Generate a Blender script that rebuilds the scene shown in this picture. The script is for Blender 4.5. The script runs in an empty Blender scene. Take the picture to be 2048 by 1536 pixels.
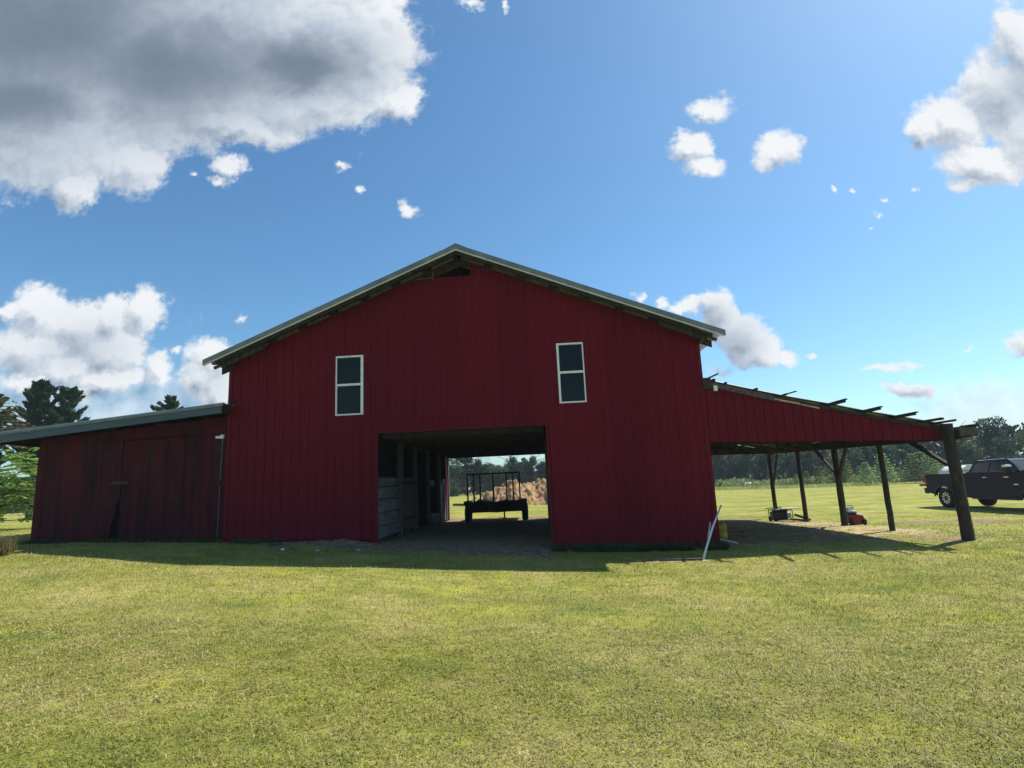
import bpy, math, random
import numpy as np
from mathutils import Vector, Matrix, Euler
rad = math.radians
S = bpy.context.scene
COL = S.collection
# tuning values
EXPOSURE = .5
SUN_E = 4.9
SKY_STR = .10
SKY_DUST = .8
SKY_OZ = 2.0
SKY_SAT = 1.08
CLOUD_LO = (.075, .11, .155, 1)
CLOUD_MID = (.33, .385, .46, 1)
CLOUD_HI = (.64, .66, .68, 1)
RED_A = (.098, .005, .012, 1)
RED_B = (.165, .009, .020, 1)
GR_A = (.155, .190, .032, 1)
GR_B = (.245, .252, .05, 1)
GR_C = (.335, .30, .10, 1)
GR_Y = (.36, .36, .04, 1)
GR_DEAD = (.42, .36, .18, 1)
SKY_TINT = (.80, 1.02, 1.08, 1)
HAZE = .0005
# ------------------------------------------------------------------ camera
F_PX, YAW, PITCH, ROLL = 1116.17, -0.0466, 0.1756, -0.0457
CAM = Vector((4.126, -14.0014, 0.0))          # the eye is height 0, the ground lies about 1.6 m lower
fw = Vector((math.sin(YAW)*math.cos(PITCH), math.cos(YAW)*math.cos(PITCH), math.sin(PITCH)))
rt = Vector((math.cos(YAW), -math.sin(YAW), 0)); up = rt.cross(fw)
r2 = rt*math.cos(ROLL)+up*math.sin(ROLL); u2 = up*math.cos(ROLL)-rt*math.sin(ROLL)
cd = bpy.data.cameras.new("camera"); cam = bpy.data.objects.new("camera", cd); COL.objects.link(cam)
cam.matrix_world = Matrix(((r2.x, u2.x, -fw.x, CAM.x), (r2.y, u2.y, -fw.y, CAM.y), (r2.z, u2.z, -fw.z, CAM.z), (0, 0, 0, 1)))
cd.sensor_width = 36; cd.lens = F_PX/2048*36; cd.clip_start = .05; cd.clip_end = 6000
S.camera = cam
S.view_settings.view_transform = 'Standard'; S.view_settings.look = 'None'
S.view_settings.exposure = EXPOSURE; S.view_settings.gamma = 1
S.render.engine = 'CYCLES'
S.cycles.max_bounces = 6; S.cycles.diffuse_bounces = 3; S.cycles.transparent_max_bounces = 8
# ------------------------------------------------------------------ sun and sky
SUN = Vector((.522, .325, .788)).normalized()
ld = bpy.data.lights.new("sun", 'SUN'); ld.energy = SUN_E; ld.angle = rad(.53); ld.color = (1, .945, .86)
lo = bpy.data.objects.new("sun", ld); COL.objects.link(lo)
lo.rotation_euler = SUN.to_track_quat('Z', 'Y').to_euler(); lo.location = (30, 20, 40)
# cloud positions on the sky, as (x/y, z/y) of their direction, two radii and a turn
CB=[(-0.9582, 1.0528, 0.4808, 0.3429, -0.097, 1.0), (-0.5014, 0.9839, 0.3261, 0.2618, -0.096, 1.0), (-0.3034, 0.8994, 0.1001, 0.1943, -0.092, 1.0), (-0.2473, 0.7619, 0.0533, 0.0507, -0.085, 1.0), (-0.9929, 0.7389, 0.2673, 0.1084, -0.17, 1.0), (-0.8, 0.6727, 0.0766, 0.0843, -0.078, 1.0), (-0.918, 0.6319, 0.0535, 0.0536, -0.076, 1.0), (-0.4122, 0.776, 0.1879, 0.0706, -0.085, 1.0), (-1.2912, 0.9848, 0.4669, 0.3805, -0.092, 1.0), (-0.5887, 0.7455, 0.1732, 0.0445, -0.265, 1.0), (-0.7842, 0.8195, 0.348, 0.1292, -0.086, 1.0), (-0.3504, 0.8395, 0.1467, 0.1274, -0.089, 1.0), (-0.5929, 0.651, 0.0426, 0.034, -0.429, 0.76), (-0.6143, 0.623, 0.0298, 0.0176, -0.076, 0.62), (-0.6744, 0.643, 0.0193, 0.0102, -0.077, 0.55), (-0.3705, 0.6369, 0.0234, 0.0163, -0.078, 0.61), (-0.3268, 0.5775, 0.0138, 0.0209, -0.075, 0.6), (-0.2338, 0.5315, 0.028, 0.0235, -0.433, 0.68), (-0.9693, 0.3704, 0.0773, 0.0722, -0.062, 1.0), (-0.9764, 0.2953, 0.112, 0.0604, -0.058, 1.0), (-0.8749, 0.3393, 0.0813, 0.0629, -0.061, 1.0), (-0.8151, 0.3457, 0.0506, 0.0629, -0.061, 1.0), (-0.7558, 0.3571, 0.0554, 0.0629, -0.062, 1.0), (-0.8101, 0.2856, 0.0751, 0.0596, -0.058, 1.0), (-1.0267, 0.379, 0.031, 0.0334, -0.062, 0.74), (-0.892, 0.2559, 0.0602, 0.0396, -0.056, 1.0), (-0.82, 0.2276, 0.0893, 0.039, -0.055, 1.0), (-0.7176, 0.2364, 0.0385, 0.0537, -0.056, 0.83), (-0.867, 0.2012, 0.0548, 0.0335, -0.053, 0.78), (-0.9737, 0.2263, 0.081, 0.034, -0.054, 0.78), (-0.6116, 0.2595, 0.0606, 0.0507, -0.057, 1.0), (-0.6291, 0.2219, 0.0564, 0.0482, -0.055, 1.0), (-0.5944, 0.2056, 0.0387, 0.043, -0.054, 1.0), (-0.5613, 0.3351, 0.0227, 0.0161, -0.061, 0.62), (-0.686, 0.2784, 0.0159, 0.0113, -0.058, 0.57), (-0.0957, 0.9855, 0.0385, 0.0221, -0.098, 0.64), (-0.0347, 0.9723, 0.0119, 0.0274, -0.098, 0.57), (0.3658, 0.6964, 0.0577, 0.0346, 0.111, 0.76), (0.3185, 0.6273, 0.0437, 0.0445, -0.081, 1.0), (0.3398, 0.575, 0.0497, 0.0335, -0.368, 0.76), (0.486, 0.6032, 0.0603, 0.0442, 0.393, 0.87), (0.5159, 0.6166, 0.0321, 0.0302, -0.081, 0.73), (0.455, 0.5795, 0.0321, 0.0263, -0.079, 0.7), (0.9576, 0.8046, 0.0505, 0.1106, -0.094, 1.0), (0.9067, 0.6844, 0.0815, 0.1013, -0.087, 1.0), (0.8051, 0.6297, 0.0861, 0.0651, -0.083, 1.0), (0.7581, 0.6231, 0.0455, 0.0472, -0.082, 1.0), (0.8459, 0.5539, 0.089, 0.0532, -0.079, 1.0), (0.8217, 0.5202, 0.0583, 0.0271, 0.21, 0.72), (0.9443, 0.5973, 0.0799, 0.0933, -0.082, 1.0), (0.7396, 0.6225, 0.0367, 0.0313, -0.082, 0.74), (0.5723, 0.5139, 0.0084, 0.0082, -0.075, 0.54), (0.6115, 0.5069, 0.0104, 0.0093, -0.075, 0.55), (0.6618, 0.491, 0.0143, 0.0105, -0.672, 0.56), (0.6444, 0.4552, 0.0154, 0.0103, -0.072, 0.56), (0.6239, 0.4329, 0.0128, 0.0055, 0.3, 0.52), (0.721, 0.4996, 0.0155, 0.0087, 0.475, 0.55), (0.9041, 0.5119, 0.0081, 0.007, -0.077, 0.53), (0.3343, 0.3134, 0.0372, 0.0352, -0.063, 0.81), (0.2909, 0.3046, 0.027, 0.0242, -0.063, 0.7), (0.2017, 0.3247, 0.0168, 0.0155, -0.063, 0.62), (0.2371, 0.3118, 0.0167, 0.0176, -0.063, 0.64), (0.2631, 0.2987, 0.0249, 0.0154, -0.062, 0.62), (0.3453, 0.2652, 0.0392, 0.0517, -0.061, 1.0), (0.382, 0.2349, 0.054, 0.047, -0.432, 1.0), (0.4105, 0.2147, 0.0395, 0.0369, -0.058, 1.0), (0.3867, 0.1995, 0.0504, 0.0275, -0.057, 0.74), (0.4484, 0.2015, 0.0361, 0.0211, -0.057, 0.68), (0.4906, 0.2092, 0.012, 0.0095, -0.058, 0.56), (0.609, 0.1714, 0.0578, 0.0133, 0.089, 0.61), (0.6652, 0.1746, 0.0329, 0.0084, -0.15, 0.55), (0.646, 0.1353, 0.0602, 0.0175, -0.054, 0.65), (0.8446, 0.2031, 0.0381, 0.0222, 0.213, 0.7), (0.75, 0.1959, 0.0307, 0.007, 0.332, 0.54), (0.5955, 0.2696, 0.008, 0.0054, -0.062, 0.52)]
CF=[(-0.7979, 0.1975, 0.2561, 0.0579, -0.053, 1.0), (-0.8139, 0.1556, 0.1273, 0.0209, -0.051, 1.0), (0.7614, 0.0966, 0.1358, 0.0516, 0.127, 1.0), (-0.9256, 0.1947, 0.2292, 0.0583, -0.053, 1.0), (-0.7286, 0.1843, 0.1757, 0.0574, -0.053, 1.0), (0.3228, 0.1811, 0.0317, 0.0119, -0.056, 1.0), (0.7715, 0.0613, 0.0986, 0.0261, -0.05, 1.0)]
CD=[(-0.8762, 0.2994, 0.2205, 0.1037, -0.059, 0.42), (-0.6142, 0.2163, 0.0782, 0.0663, -0.055, 0.42), (-1.0557, 1.0123, 0.6427, 0.4163, -0.095, 1.0), (-0.7464, 0.8986, 0.4608, 0.2401, -0.09, 1.0), (-1.059, 0.8431, 0.3133, 0.168, -0.086, 1.0), (-0.4559, 0.8723, 0.2447, 0.141, -0.09, 1.0), (0.3666, 0.2173, 0.0608, 0.0638, -0.058, 0.6), (0.3275, 0.2663, 0.0513, 0.0595, -0.061, 0.6), (0.9427, 0.6813, 0.0829, 0.1347, -0.087, 0.6), (0.9028, 0.6635, 0.0726, 0.0731, -0.085, 0.6), (0.6447, 0.1274, 0.0533, 0.0123, -0.054, 0.6), (0.3228, 0.1811, 0.0344, 0.0137, -0.056, 0.6), (0.8509, 0.1919, 0.0326, 0.0146, -0.058, 0.6)]
W = bpy.data.worlds.new("World"); S.world = W; W.use_nodes = True
def nd(nt, t, ins=None, **kw):
    n = nt.nodes.new(t)
    for k, v in kw.items(): setattr(n, k, v)
    for k, v in (ins or {}).items():
        s = n.inputs[k]
        if isinstance(v, bpy.types.NodeSocket): nt.links.new(v, s)
        else: s.default_value = v
    return n
def mth(nt, op, a, b=0.0, c=0.0, clamp=False):
    n = nt.nodes.new('ShaderNodeMath'); n.operation = op; n.use_clamp = clamp
    for i, v in enumerate((a, b, c)):
        if isinstance(v, bpy.types.NodeSocket): nt.links.new(v, n.inputs[i])
        else: n.inputs[i].default_value = v
    return n.outputs[0]
def vm(nt, op, a, b=(0, 0, 0), s=None):
    n = nt.nodes.new('ShaderNodeVectorMath'); n.operation = op
    for i, v in enumerate((a, b)):
        if isinstance(v, bpy.types.NodeSocket): nt.links.new(v, n.inputs[i])
        else: n.inputs[i].default_value = v
    if s is not None:
        if isinstance(s, bpy.types.NodeSocket): nt.links.new(s, n.inputs[3])
        else: n.inputs[3].default_value = s
    return n
def field_group(name, blobs):
    g = bpy.data.node_groups.new(name, 'ShaderNodeTree')
    g.interface.new_socket('Vector', in_out='INPUT', socket_type='NodeSocketVector')
    g.interface.new_socket('Value', in_out='OUTPUT', socket_type='NodeSocketFloat')
    gi = g.nodes.new('NodeGroupInput'); go = g.nodes.new('NodeGroupOutput'); cur = None
    for (u, w, a, b, an, wt) in blobs:
        m = nd(g, 'ShaderNodeMapping', {'Vector': gi.outputs[0], 'Location': (u, w, 0), 'Rotation': (0, 0, an), 'Scale': (a*1.3, b*1.3, 1)}, vector_type='TEXTURE')
        t = nd(g, 'ShaderNodeTexGradient', {'Vector': m.outputs[0]}, gradient_type='SPHERICAL')
        f = mth(g, 'MULTIPLY', t.outputs['Fac'], wt)
        cur = f if cur is None else mth(g, 'SMOOTH_MAX', cur, f, .08)
    g.links.new(cur, go.inputs[0]); return g
nt = W.node_tree; nt.nodes.clear()
tc = nd(nt, 'ShaderNodeTexCoord')
sep = nd(nt, 'ShaderNodeSeparateXYZ', {0: tc.outputs['Generated']})
ay = mth(nt, 'MAXIMUM', mth(nt, 'ABSOLUTE', sep.outputs[1]), .05)
# direction seen as a point on a plane far to the north: (x/y, z/y); the same clouds are mirrored behind the viewer
P0 = nd(nt, 'ShaderNodeCombineXYZ', {0: mth(nt, 'DIVIDE', sep.outputs[0], ay), 1: mth(nt, 'DIVIDE', sep.outputs[2], ay), 2: 0.0})
w1 = nd(nt, 'ShaderNodeTexNoise', {'Vector': P0.outputs[0], 'Scale': 9.0, 'Detail': 7.0, 'Roughness': .62})
w1v = vm(nt, 'SUBTRACT', w1.outputs['Color'], (.5, .5, .5))
w2 = nd(nt, 'ShaderNodeTexNoise', {'Vector': P0.outputs[0], 'Scale': 46.0, 'Detail': 6.0, 'Roughness': .65})
w2v = vm(nt, 'SUBTRACT', w2.outputs['Color'], (.5, .5, .5))
Pw = vm(nt, 'ADD', vm(nt, 'ADD', P0.outputs[0], vm(nt, 'SCALE', w1v.outputs[0], s=.07).outputs[0]).outputs[0], vm(nt, 'SCALE', w2v.outputs[0], s=.030).outputs[0])
flat = vm(nt, 'MULTIPLY', Pw.outputs[0], (1, 1, 0))
gD = field_group('cloud_density', CB); gF = field_group('cloud_faint', CF); gS = field_group('cloud_shade', CD)
def call(g, v):
    n = nt.nodes.new('ShaderNodeGroup'); n.node_tree = g; nt.links.new(v, n.inputs[0]); return n.outputs[0]
n1 = nd(nt, 'ShaderNodeTexNoise', {'Vector': P0.outputs[0], 'Scale': 13.0, 'Detail': 10.0, 'Roughness': .72})
nz = mth(nt, 'SUBTRACT', n1.outputs['Fac'], .5)
n1b = nd(nt, 'ShaderNodeTexNoise', {'Vector': vm(nt, 'ADD', P0.outputs[0], (.010, .017, 0)).outputs[0], 'Scale': 13.0, 'Detail': 7.0, 'Roughness': .6})
nzb = mth(nt, 'SUBTRACT', n1b.outputs['Fac'], .5)
d0 = call(gD, flat.outputs[0])
sS = call(gS, flat.outputs[0])
DD = mth(nt, 'ADD', mth(nt, 'ADD', d0, mth(nt, 'MULTIPLY', sS, .35)), mth(nt, 'MULTIPLY', nz, 1.05))
n1s = nd(nt, 'ShaderNodeTexNoise', {'Vector': P0.outputs[0], 'Scale': 13.0, 'Detail': 7.0, 'Roughness': .6})
DS = mth(nt, 'ADD', d0, mth(nt, 'MULTIPLY', mth(nt, 'SUBTRACT', n1s.outputs['Fac'], .5), 1.0))
d1 = call(gD, vm(nt, 'ADD', flat.outputs[0], (.014, .024, 0)).outputs[0])
DB = mth(nt, 'ADD', d1, mth(nt, 'MULTIPLY', nzb, 1.0))
def sstep(x, a, b):
    n = nd(nt, 'ShaderNodeMapRange', {'Value': x, 'From Min': a, 'From Max': b, 'To Min': 0.0, 'To Max': 1.0}, interpolation_type='SMOOTHSTEP'); return n.outputs[0]
alpha = sstep(DD, .22, .56)
ff = mth(nt, 'MULTIPLY', sstep(mth(nt, 'ADD', call(gF, flat.outputs[0]), mth(nt, 'MULTIPLY', nz, .5)), .12, .7), .55)
above = sstep(sep.outputs[2], -.01, .03)
alpha = mth(nt, 'MULTIPLY', mth(nt, 'MAXIMUM', alpha, ff), above)
lit = mth(nt, 'ADD', mth(nt, 'MULTIPLY', mth(nt, 'SUBTRACT', DS, DB), 1.3), .86, clamp=True)
nsf = nd(nt, 'ShaderNodeTexNoise', {'Vector': P0.outputs[0], 'Scale': 6.0, 'Detail': 5.0, 'Roughness': .5})
shade = nd(nt, 'ShaderNodeMapRange', {'Value': mth(nt, 'ADD', sS, mth(nt, 'MULTIPLY', mth(nt, 'SUBTRACT', nsf.outputs['Fac'], .5), .32)), 'From Min': .02, 'From Max': .95, 'To Min': 0.0, 'To Max': 1.0}, interpolation_type='SMOOTHSTEP').outputs[0]
litm = mth(nt, 'ADD', mth(nt, 'MULTIPLY', lit, mth(nt, 'SUBTRACT', 1.0, mth(nt, 'MULTIPLY', shade, .6))), mth(nt, 'MULTIPLY', shade, .5))
bright2 = mth(nt, 'MULTIPLY', litm, mth(nt, 'SUBTRACT', 1.0, mth(nt, 'MULTIPLY', shade, .88)))
ramp = nd(nt, 'ShaderNodeValToRGB', {0: bright2})
els = ramp.color_ramp.elements
els[0].position = 0; els[0].color = CLOUD_LO
els[1].position = 1; els[1].color = CLOUD_HI
e = els.new(.42); e.color = CLOUD_MID
sky = nd(nt, 'ShaderNodeTexSky', sky_type='NISHITA', sun_disc=False, sun_elevation=math.asin(SUN.z), sun_rotation=math.atan2(SUN.x, SUN.y), altitude=120, air_density=1.0, dust_density=SKY_DUST, ozone_density=SKY_OZ)
skyt = nd(nt, 'ShaderNodeMix', {0: 1.0, 6: sky.outputs[0], 7: SKY_TINT}, data_type='RGBA', blend_type='MULTIPLY', clamp_result=False)
skyc = nd(nt, 'ShaderNodeHueSaturation', {'Saturation': SKY_SAT, 'Value': 1.0, 'Color': skyt.outputs[2]})
cl = nd(nt, 'ShaderNodeMix', {0: 1.0, 6: ramp.outputs[0], 7: (1/SKY_STR,)*3+(1,)}, data_type='RGBA', blend_type='MULTIPLY', clamp_result=False)
mx = nd(nt, 'ShaderNodeMix', {0: alpha, 6: skyc.outputs[0], 7: cl.outputs[2]}, data_type='RGBA')
bg = nd(nt, 'ShaderNodeBackground', {'Color': mx.outputs[2], 'Strength': SKY_STR})
ow = nd(nt, 'ShaderNodeOutputWorld', {0: bg.outputs[0]})
W.cycles.sampling_method = 'MANUAL'; W.cycles.sample_map_resolution = 512

# ------------------------------------------------------------------ helpers
rng = np.random.default_rng(7); random.seed(7)
ORG = {}
class MB:
    def __init__(s): s.v = []; s.f = []
    def quad(s, *p): i = len(s.v); s.v += [tuple(q) for q in p]; s.f.append(tuple(range(i, i+len(p))))
    def box(s, x0, x1, y0, y1, z0, z1):
        i = len(s.v)
        s.v += [(x0, y0, z0), (x1, y0, z0), (x1, y1, z0), (x0, y1, z0), (x0, y0, z1), (x1, y0, z1), (x1, y1, z1), (x0, y1, z1)]
        s.f += [tuple(i+k for k in q) for q in ((0, 3, 2, 1), (4, 5, 6, 7), (0, 1, 5, 4), (1, 2, 6, 5), (2, 3, 7, 6), (3, 0, 4, 7))]
    def beam(s, p0, p1, w, h, upv=(0, 0, 1), jit=0):
        p0 = Vector(p0); p1 = Vector(p1); d = (p1-p0).normalized(); a = d.cross(Vector(upv)).normalized(); b = a.cross(d)
        i = len(s.v)
        for p in (p0, p1):
            for (sa, sb) in ((-1, -1), (1, -1), (1, 1), (-1, 1)):
                q = p+a*sa*w/2+b*sb*h/2
                if jit: q += Vector((random.uniform(-jit, jit), random.uniform(-jit, jit), random.uniform(-jit, jit)))
                s.v.append(tuple(q))
        s.f += [tuple(i+k for k in q) for q in ((0, 1, 2, 3), (7, 6, 5, 4), (0, 4, 5, 1), (1, 5, 6, 2), (2, 6, 7, 3), (3, 7, 4, 0))]
    def tube(s, pts, rs, n=10, cap=True, noise=0):
        pts = [Vector(p) for p in pts]; rings = []
        for k, p in enumerate(pts):
            d = (pts[min(k+1, len(pts)-1)]-pts[max(k-1, 0)]).normalized()
            a = d.cross(Vector((0, 0, 1)) if abs(d.z) < .9 else Vector((1, 0, 0))).normalized(); b = d.cross(a)
            i = len(s.v); rings.append(i)
            for j in range(n):
                t = 2*math.pi*j/n; r = rs[k]*(1+(random.uniform(-noise, noise) if noise else 0))
                s.v.append(tuple(p+a*math.cos(t)*r+b*math.sin(t)*r))
        for k in range(len(rings)-1):
            for j in range(n):
                s.f.append((rings[k]+j, rings[k]+(j+1) % n, rings[k+1]+(j+1) % n, rings[k+1]+j))
        if cap: s.f.append(tuple(rings[0]+j for j in range(n))[::-1]); s.f.append(tuple(rings[-1]+j for j in range(n)))
    def prism(s, poly, axis, a, b):
        # poly: 2-D outline, extruded along axis from a to b
        def P(u, w, t): return {'x': (t, u, w), 'y': (u, t, w), 'z': (u, w, t)}[axis]
        i = len(s.v); n = len(poly)
        s.v += [P(u, w, a) for u, w in poly]+[P(u, w, b) for u, w in poly]
        s.f.append(tuple(range(i, i+n))); s.f.append(tuple(range(i+2*n-1, i+n-1, -1)))
        for k in range(n): s.f.append((i+k, i+(k+1) % n, i+n+(k+1) % n, i+n+k))
    def lathe(s, prof, c, axis='z', n=24):
        rings = []
        for (r, h) in prof:
            i = len(s.v); rings.append(i)
            for j in range(n):
                t = 2*math.pi*j/n; x, y = r*math.cos(t), r*math.sin(t)
                s.v.append({'z': (c[0]+x, c[1]+y, c[2]+h), 'y': (c[0]+x, c[1]+h, c[2]+y), 'x': (c[0]+h, c[1]+x, c[2]+y)}[axis])
        for k in range(len(rings)-1):
            for j in range(n): s.f.append((rings[k]+j, rings[k]+(j+1) % n, rings[k+1]+(j+1) % n, rings[k+1]+j))
    def build(s, name, mat, parent=None, smooth=False, org=None, bevel=0):
        me = bpy.data.meshes.new(name); o0 = Vector(ORG.get(parent.name, (0, 0, 0))) if parent else Vector(org or (0, 0, 0))
        me.from_pydata([tuple(Vector(p)-o0) for p in s.v], [], s.f); me.update()
        if smooth: me.polygons.foreach_set('use_smooth', [True]*len(me.polygons))
        me.materials.append(mat)
        o = bpy.data.objects.new(name, me); COL.objects.link(o)
        if parent: o.parent = parent; ORG[o.name] = tuple(o0)
        else: o.location = o0; ORG[o.name] = tuple(o0)
        if bevel:
            b = o.modifiers.new('bevel', 'BEVEL'); b.width = bevel; b.segments = 2; b.limit_method = 'ANGLE'
        return o
def npmesh(name, V, Fc, mat, parent=None, attr=None, nside=4):
    me = bpy.data.meshes.new(name); V = np.asarray(V, dtype=np.float32); Fc = np.asarray(Fc, dtype=np.int32)
    me.vertices.add(len(V)); me.vertices.foreach_set('co', V.ravel())
    me.loops.add(Fc.size); me.loops.foreach_set('vertex_index', Fc.ravel())
    me.polygons.add(len(Fc)); me.polygons.foreach_set('loop_start', np.arange(0, Fc.size, Fc.shape[1], dtype=np.int32))
    me.update(calc_edges=True)
    for k, a in (attr or {}).items():
        at = me.color_attributes.new(k, 'FLOAT_COLOR', 'POINT'); at.data.foreach_set('color', np.asarray(a, dtype=np.float32).ravel())
    if mat: me.materials.append(mat)
    o = bpy.data.objects.new(name, me); COL.objects.link(o); ORG[o.name] = (0, 0, 0)
    if parent: o.parent = parent
    return o
def tag(o, label=None, cat=None, group=None, kind=None):
    for k, v in (('label', label), ('category', cat), ('group', group), ('kind', kind)):
        if v: o[k] = v
    return o
def thing(name, loc, label, cat, group=None):
    o = bpy.data.objects.new(name, None); COL.objects.link(o); o.location = loc; o.empty_display_size = .3
    ORG[o.name] = tuple(loc); return tag(o, label, cat, group)
def copy_tree(o, parent=None):
    c = o.copy(); COL.objects.link(c); c.parent = parent; ORG[c.name] = ORG.get(o.name, (0, 0, 0))
    for ch in list(o.children): copy_tree(ch, c)
    return c
# ------------------------------------------------------------------ materials
MATS = {}
def newmat(name):
    m = bpy.data.materials.new(name); m.use_nodes = True; t = m.node_tree
    return m, t, t.nodes['Principled BSDF']
def mat_noise(name, c1, c2, scale=(6, 6, 6), rough=.8, bump=.0, bscale=None, metal=0, c3=None, spots=None, lo=.35, hi=.65, detail=6, spec=.3, coat=0):
    m, t, b = newmat(name)
    co = nd(t, 'ShaderNodeTexCoord')
    mp = nd(t, 'ShaderNodeMapping', {'Vector': co.outputs['Object'], 'Scale': scale})
    nz_ = nd(t, 'ShaderNodeTexNoise', {'Vector': mp.outputs[0], 'Scale': 1.0, 'Detail': float(detail), 'Roughness': .6})
    mr = nd(t, 'ShaderNodeMapRange', {'Value': nz_.outputs['Fac'], 'From Min': lo, 'From Max': hi})
    mixn = nd(t, 'ShaderNodeMix', {0: mr.outputs[0], 6: c1+(1,), 7: c2+(1,)}, data_type='RGBA'); out = mixn.outputs[2]
    if c3:
        sc, l3, h3 = spots
        n3 = nd(t, 'ShaderNodeTexNoise', {'Vector': co.outputs['Object'], 'Scale': sc, 'Detail': 8.0, 'Roughness': .65})
        m3 = nd(t, 'ShaderNodeMapRange', {'Value': n3.outputs['Fac'], 'From Min': l3, 'From Max': h3})
        out = nd(t, 'ShaderNodeMix', {0: m3.outputs[0], 6: out, 7: c3+(1,)}, data_type='RGBA').outputs[2]
    t.links.new(out, b.inputs['Base Color'])
    b.inputs['Roughness'].default_value = rough; b.inputs['Metallic'].default_value = metal
    b.inputs['Specular IOR Level'].default_value = spec; b.inputs['Coat Weight'].default_value = coat
    if bump:
        bm = nd(t, 'ShaderNodeTexNoise', {'Vector': mp.outputs[0] if bscale is None else co.outputs['Object'], 'Scale': 3.0 if bscale is None else bscale, 'Detail': 6.0})
        bp = nd(t, 'ShaderNodeBump', {'Strength': bump, 'Distance': .02, 'Height': bm.outputs['Fac']})
        t.links.new(bp.outputs[0], b.inputs['Normal'])
    return m
def red_metal():
    m, t, b = newmat('red painted metal')
    co = nd(t, 'ShaderNodeTexCoord'); sx = nd(t, 'ShaderNodeSeparateXYZ', {0: co.outputs['Object']})
    # every metal sheet (0.91 m wide) has weathered to a slightly different red
    sh = mth(t, 'FLOOR', mth(t, 'DIVIDE', sx.outputs[0], .915))
    wn = nd(t, 'ShaderNodeTexWhiteNoise', {'W': sh}, noise_dimensions='1D')
    mp = nd(t, 'ShaderNodeMapping', {'Vector': co.outputs['Object'], 'Scale': (5, 5, .6)})
    n = nd(t, 'ShaderNodeTexNoise', {'Vector': mp.outputs[0], 'Scale': 1.0, 'Detail': 8.0, 'Roughness': .65})
    fac = mth(t, 'ADD', mth(t, 'MULTIPLY', wn.outputs[0], .45), mth(t, 'MULTIPLY', n.outputs['Fac'], .8), clamp=True)
    c = nd(t, 'ShaderNodeMix', {0: fac, 6: RED_A, 7: RED_B}, data_type='RGBA')
    stn = nd(t, 'ShaderNodeTexNoise', {'Vector': nd(t, 'ShaderNodeMapping', {'Vector': co.outputs['Object'], 'Scale': (9, 9, .25)}).outputs[0], 'Scale': 1.0, 'Detail': 6.0, 'Roughness': .7})
    stm = nd(t, 'ShaderNodeMapRange', {'Value': stn.outputs['Fac'], 'From Min': .52, 'From Max': .78})
    c = nd(t, 'ShaderNodeMix', {0: mth(t, 'MULTIPLY', stm.outputs[0], .5), 6: c.outputs[2], 7: (.085, .022, .026, 1)}, data_type='RGBA')
    n2 = nd(t, 'ShaderNodeTexNoise', {'Vector': co.outputs['Object'], 'Scale': 38.0, 'Detail': 2.0})
    spot = nd(t, 'ShaderNodeMapRange', {'Value': n2.outputs['Fac'], 'From Min': .755, 'From Max': .78})
    c2 = nd(t, 'ShaderNodeMix', {0: spot.outputs[0], 6: c.outputs[2], 7: (.32, .2, .19, 1)}, data_type='RGBA')
    # mud splashed on the lowest half metre
    n3 = nd(t, 'ShaderNodeTexNoise', {'Vector': co.outputs['Object'], 'Scale': 7.0, 'Detail': 6.0})
    low = nd(t, 'ShaderNodeMapRange', {'Value': mth(t, 'ADD', sx.outputs[2], mth(t, 'MULTIPLY', n3.outputs['Fac'], .5)), 'From Min': -.95, 'From Max': -1.5})
    c3 = nd(t, 'ShaderNodeMix', {0: mth(t, 'MULTIPLY', low.outputs[0], .55), 6: c2.outputs[2], 7: (.09, .055, .035, 1)}, data_type='RGBA')
    t.links.new(c3.outputs[2], b.inputs['Base Color']); b.inputs['Roughness'].default_value = .6; b.inputs['Specular IOR Level'].default_value = .08
    return m
def leafmat(name, cols, rough=.55, trans=.35, scale=.7):
    m, t, b = newmat(name)
    g = nd(t, 'ShaderNodeNewGeometry'); co = nd(t, 'ShaderNodeTexCoord')
    r = nd(t, 'ShaderNodeValToRGB', {0: g.outputs['Random Per Island']})
    el = r.color_ramp.elements; el[0].color = cols[0]+(1,); el[1].color = cols[-1]+(1,)
    for k, c in enumerate(cols[1:-1]): x = el.new((k+1)/(len(cols)-1)); x.color = c+(1,)
    oi = nd(t, 'ShaderNodeObjectInfo')
    n = nd(t, 'ShaderNodeTexNoise', {'Vector': vm(t, 'ADD', co.outputs['Object'], vm(t, 'SCALE', oi.outputs['Location'], s=1.0).outputs[0]).outputs[0], 'Scale': scale, 'Detail': 3.0})
    v = nd(t, 'ShaderNodeMapRange', {'Value': mth(t, 'ADD', mth(t, 'MULTIPLY', n.outputs['Fac'], .7), mth(t, 'MULTIPLY', oi.outputs['Random'], .3)), 'From Min': .25, 'From Max': .75, 'To Min': .5, 'To Max': 1.55})
    h = nd(t, 'ShaderNodeHueSaturation', {'Color': r.outputs[0], 'Value': v.outputs[0], 'Hue': mth(t, 'ADD', .485, mth(t, 'MULTIPLY', oi.outputs['Random'], .03))})
    b.inputs['Roughness'].default_value = rough; b.inputs['Specular IOR Level'].default_value = .3
    t.links.new(h.outputs[0], b.inputs['Base Color'])
    tr = nd(t, 'ShaderNodeBsdfTranslucent', {'Color': h.outputs[0]})
    ms = nd(t, 'ShaderNodeMixShader', {0: trans, 1: b.outputs[0], 2: tr.outputs[0]})
    t.links.new(ms.outputs[0], t.nodes['Material Output'].inputs[0]); return m
M_RED = red_metal()
M_WOODRED = mat_noise('weathered red boards', (.026, .002, .004), (.082, .004, .009), (4, 7, .5), .9, .5, None, 0, (.035, .022, .018), (2.3, .52, .80))
M_WOOD = mat_noise('grey weathered wood', (.062, .052, .046), (.135, .116, .105), (14, 14, 14), .9, .35)
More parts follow.
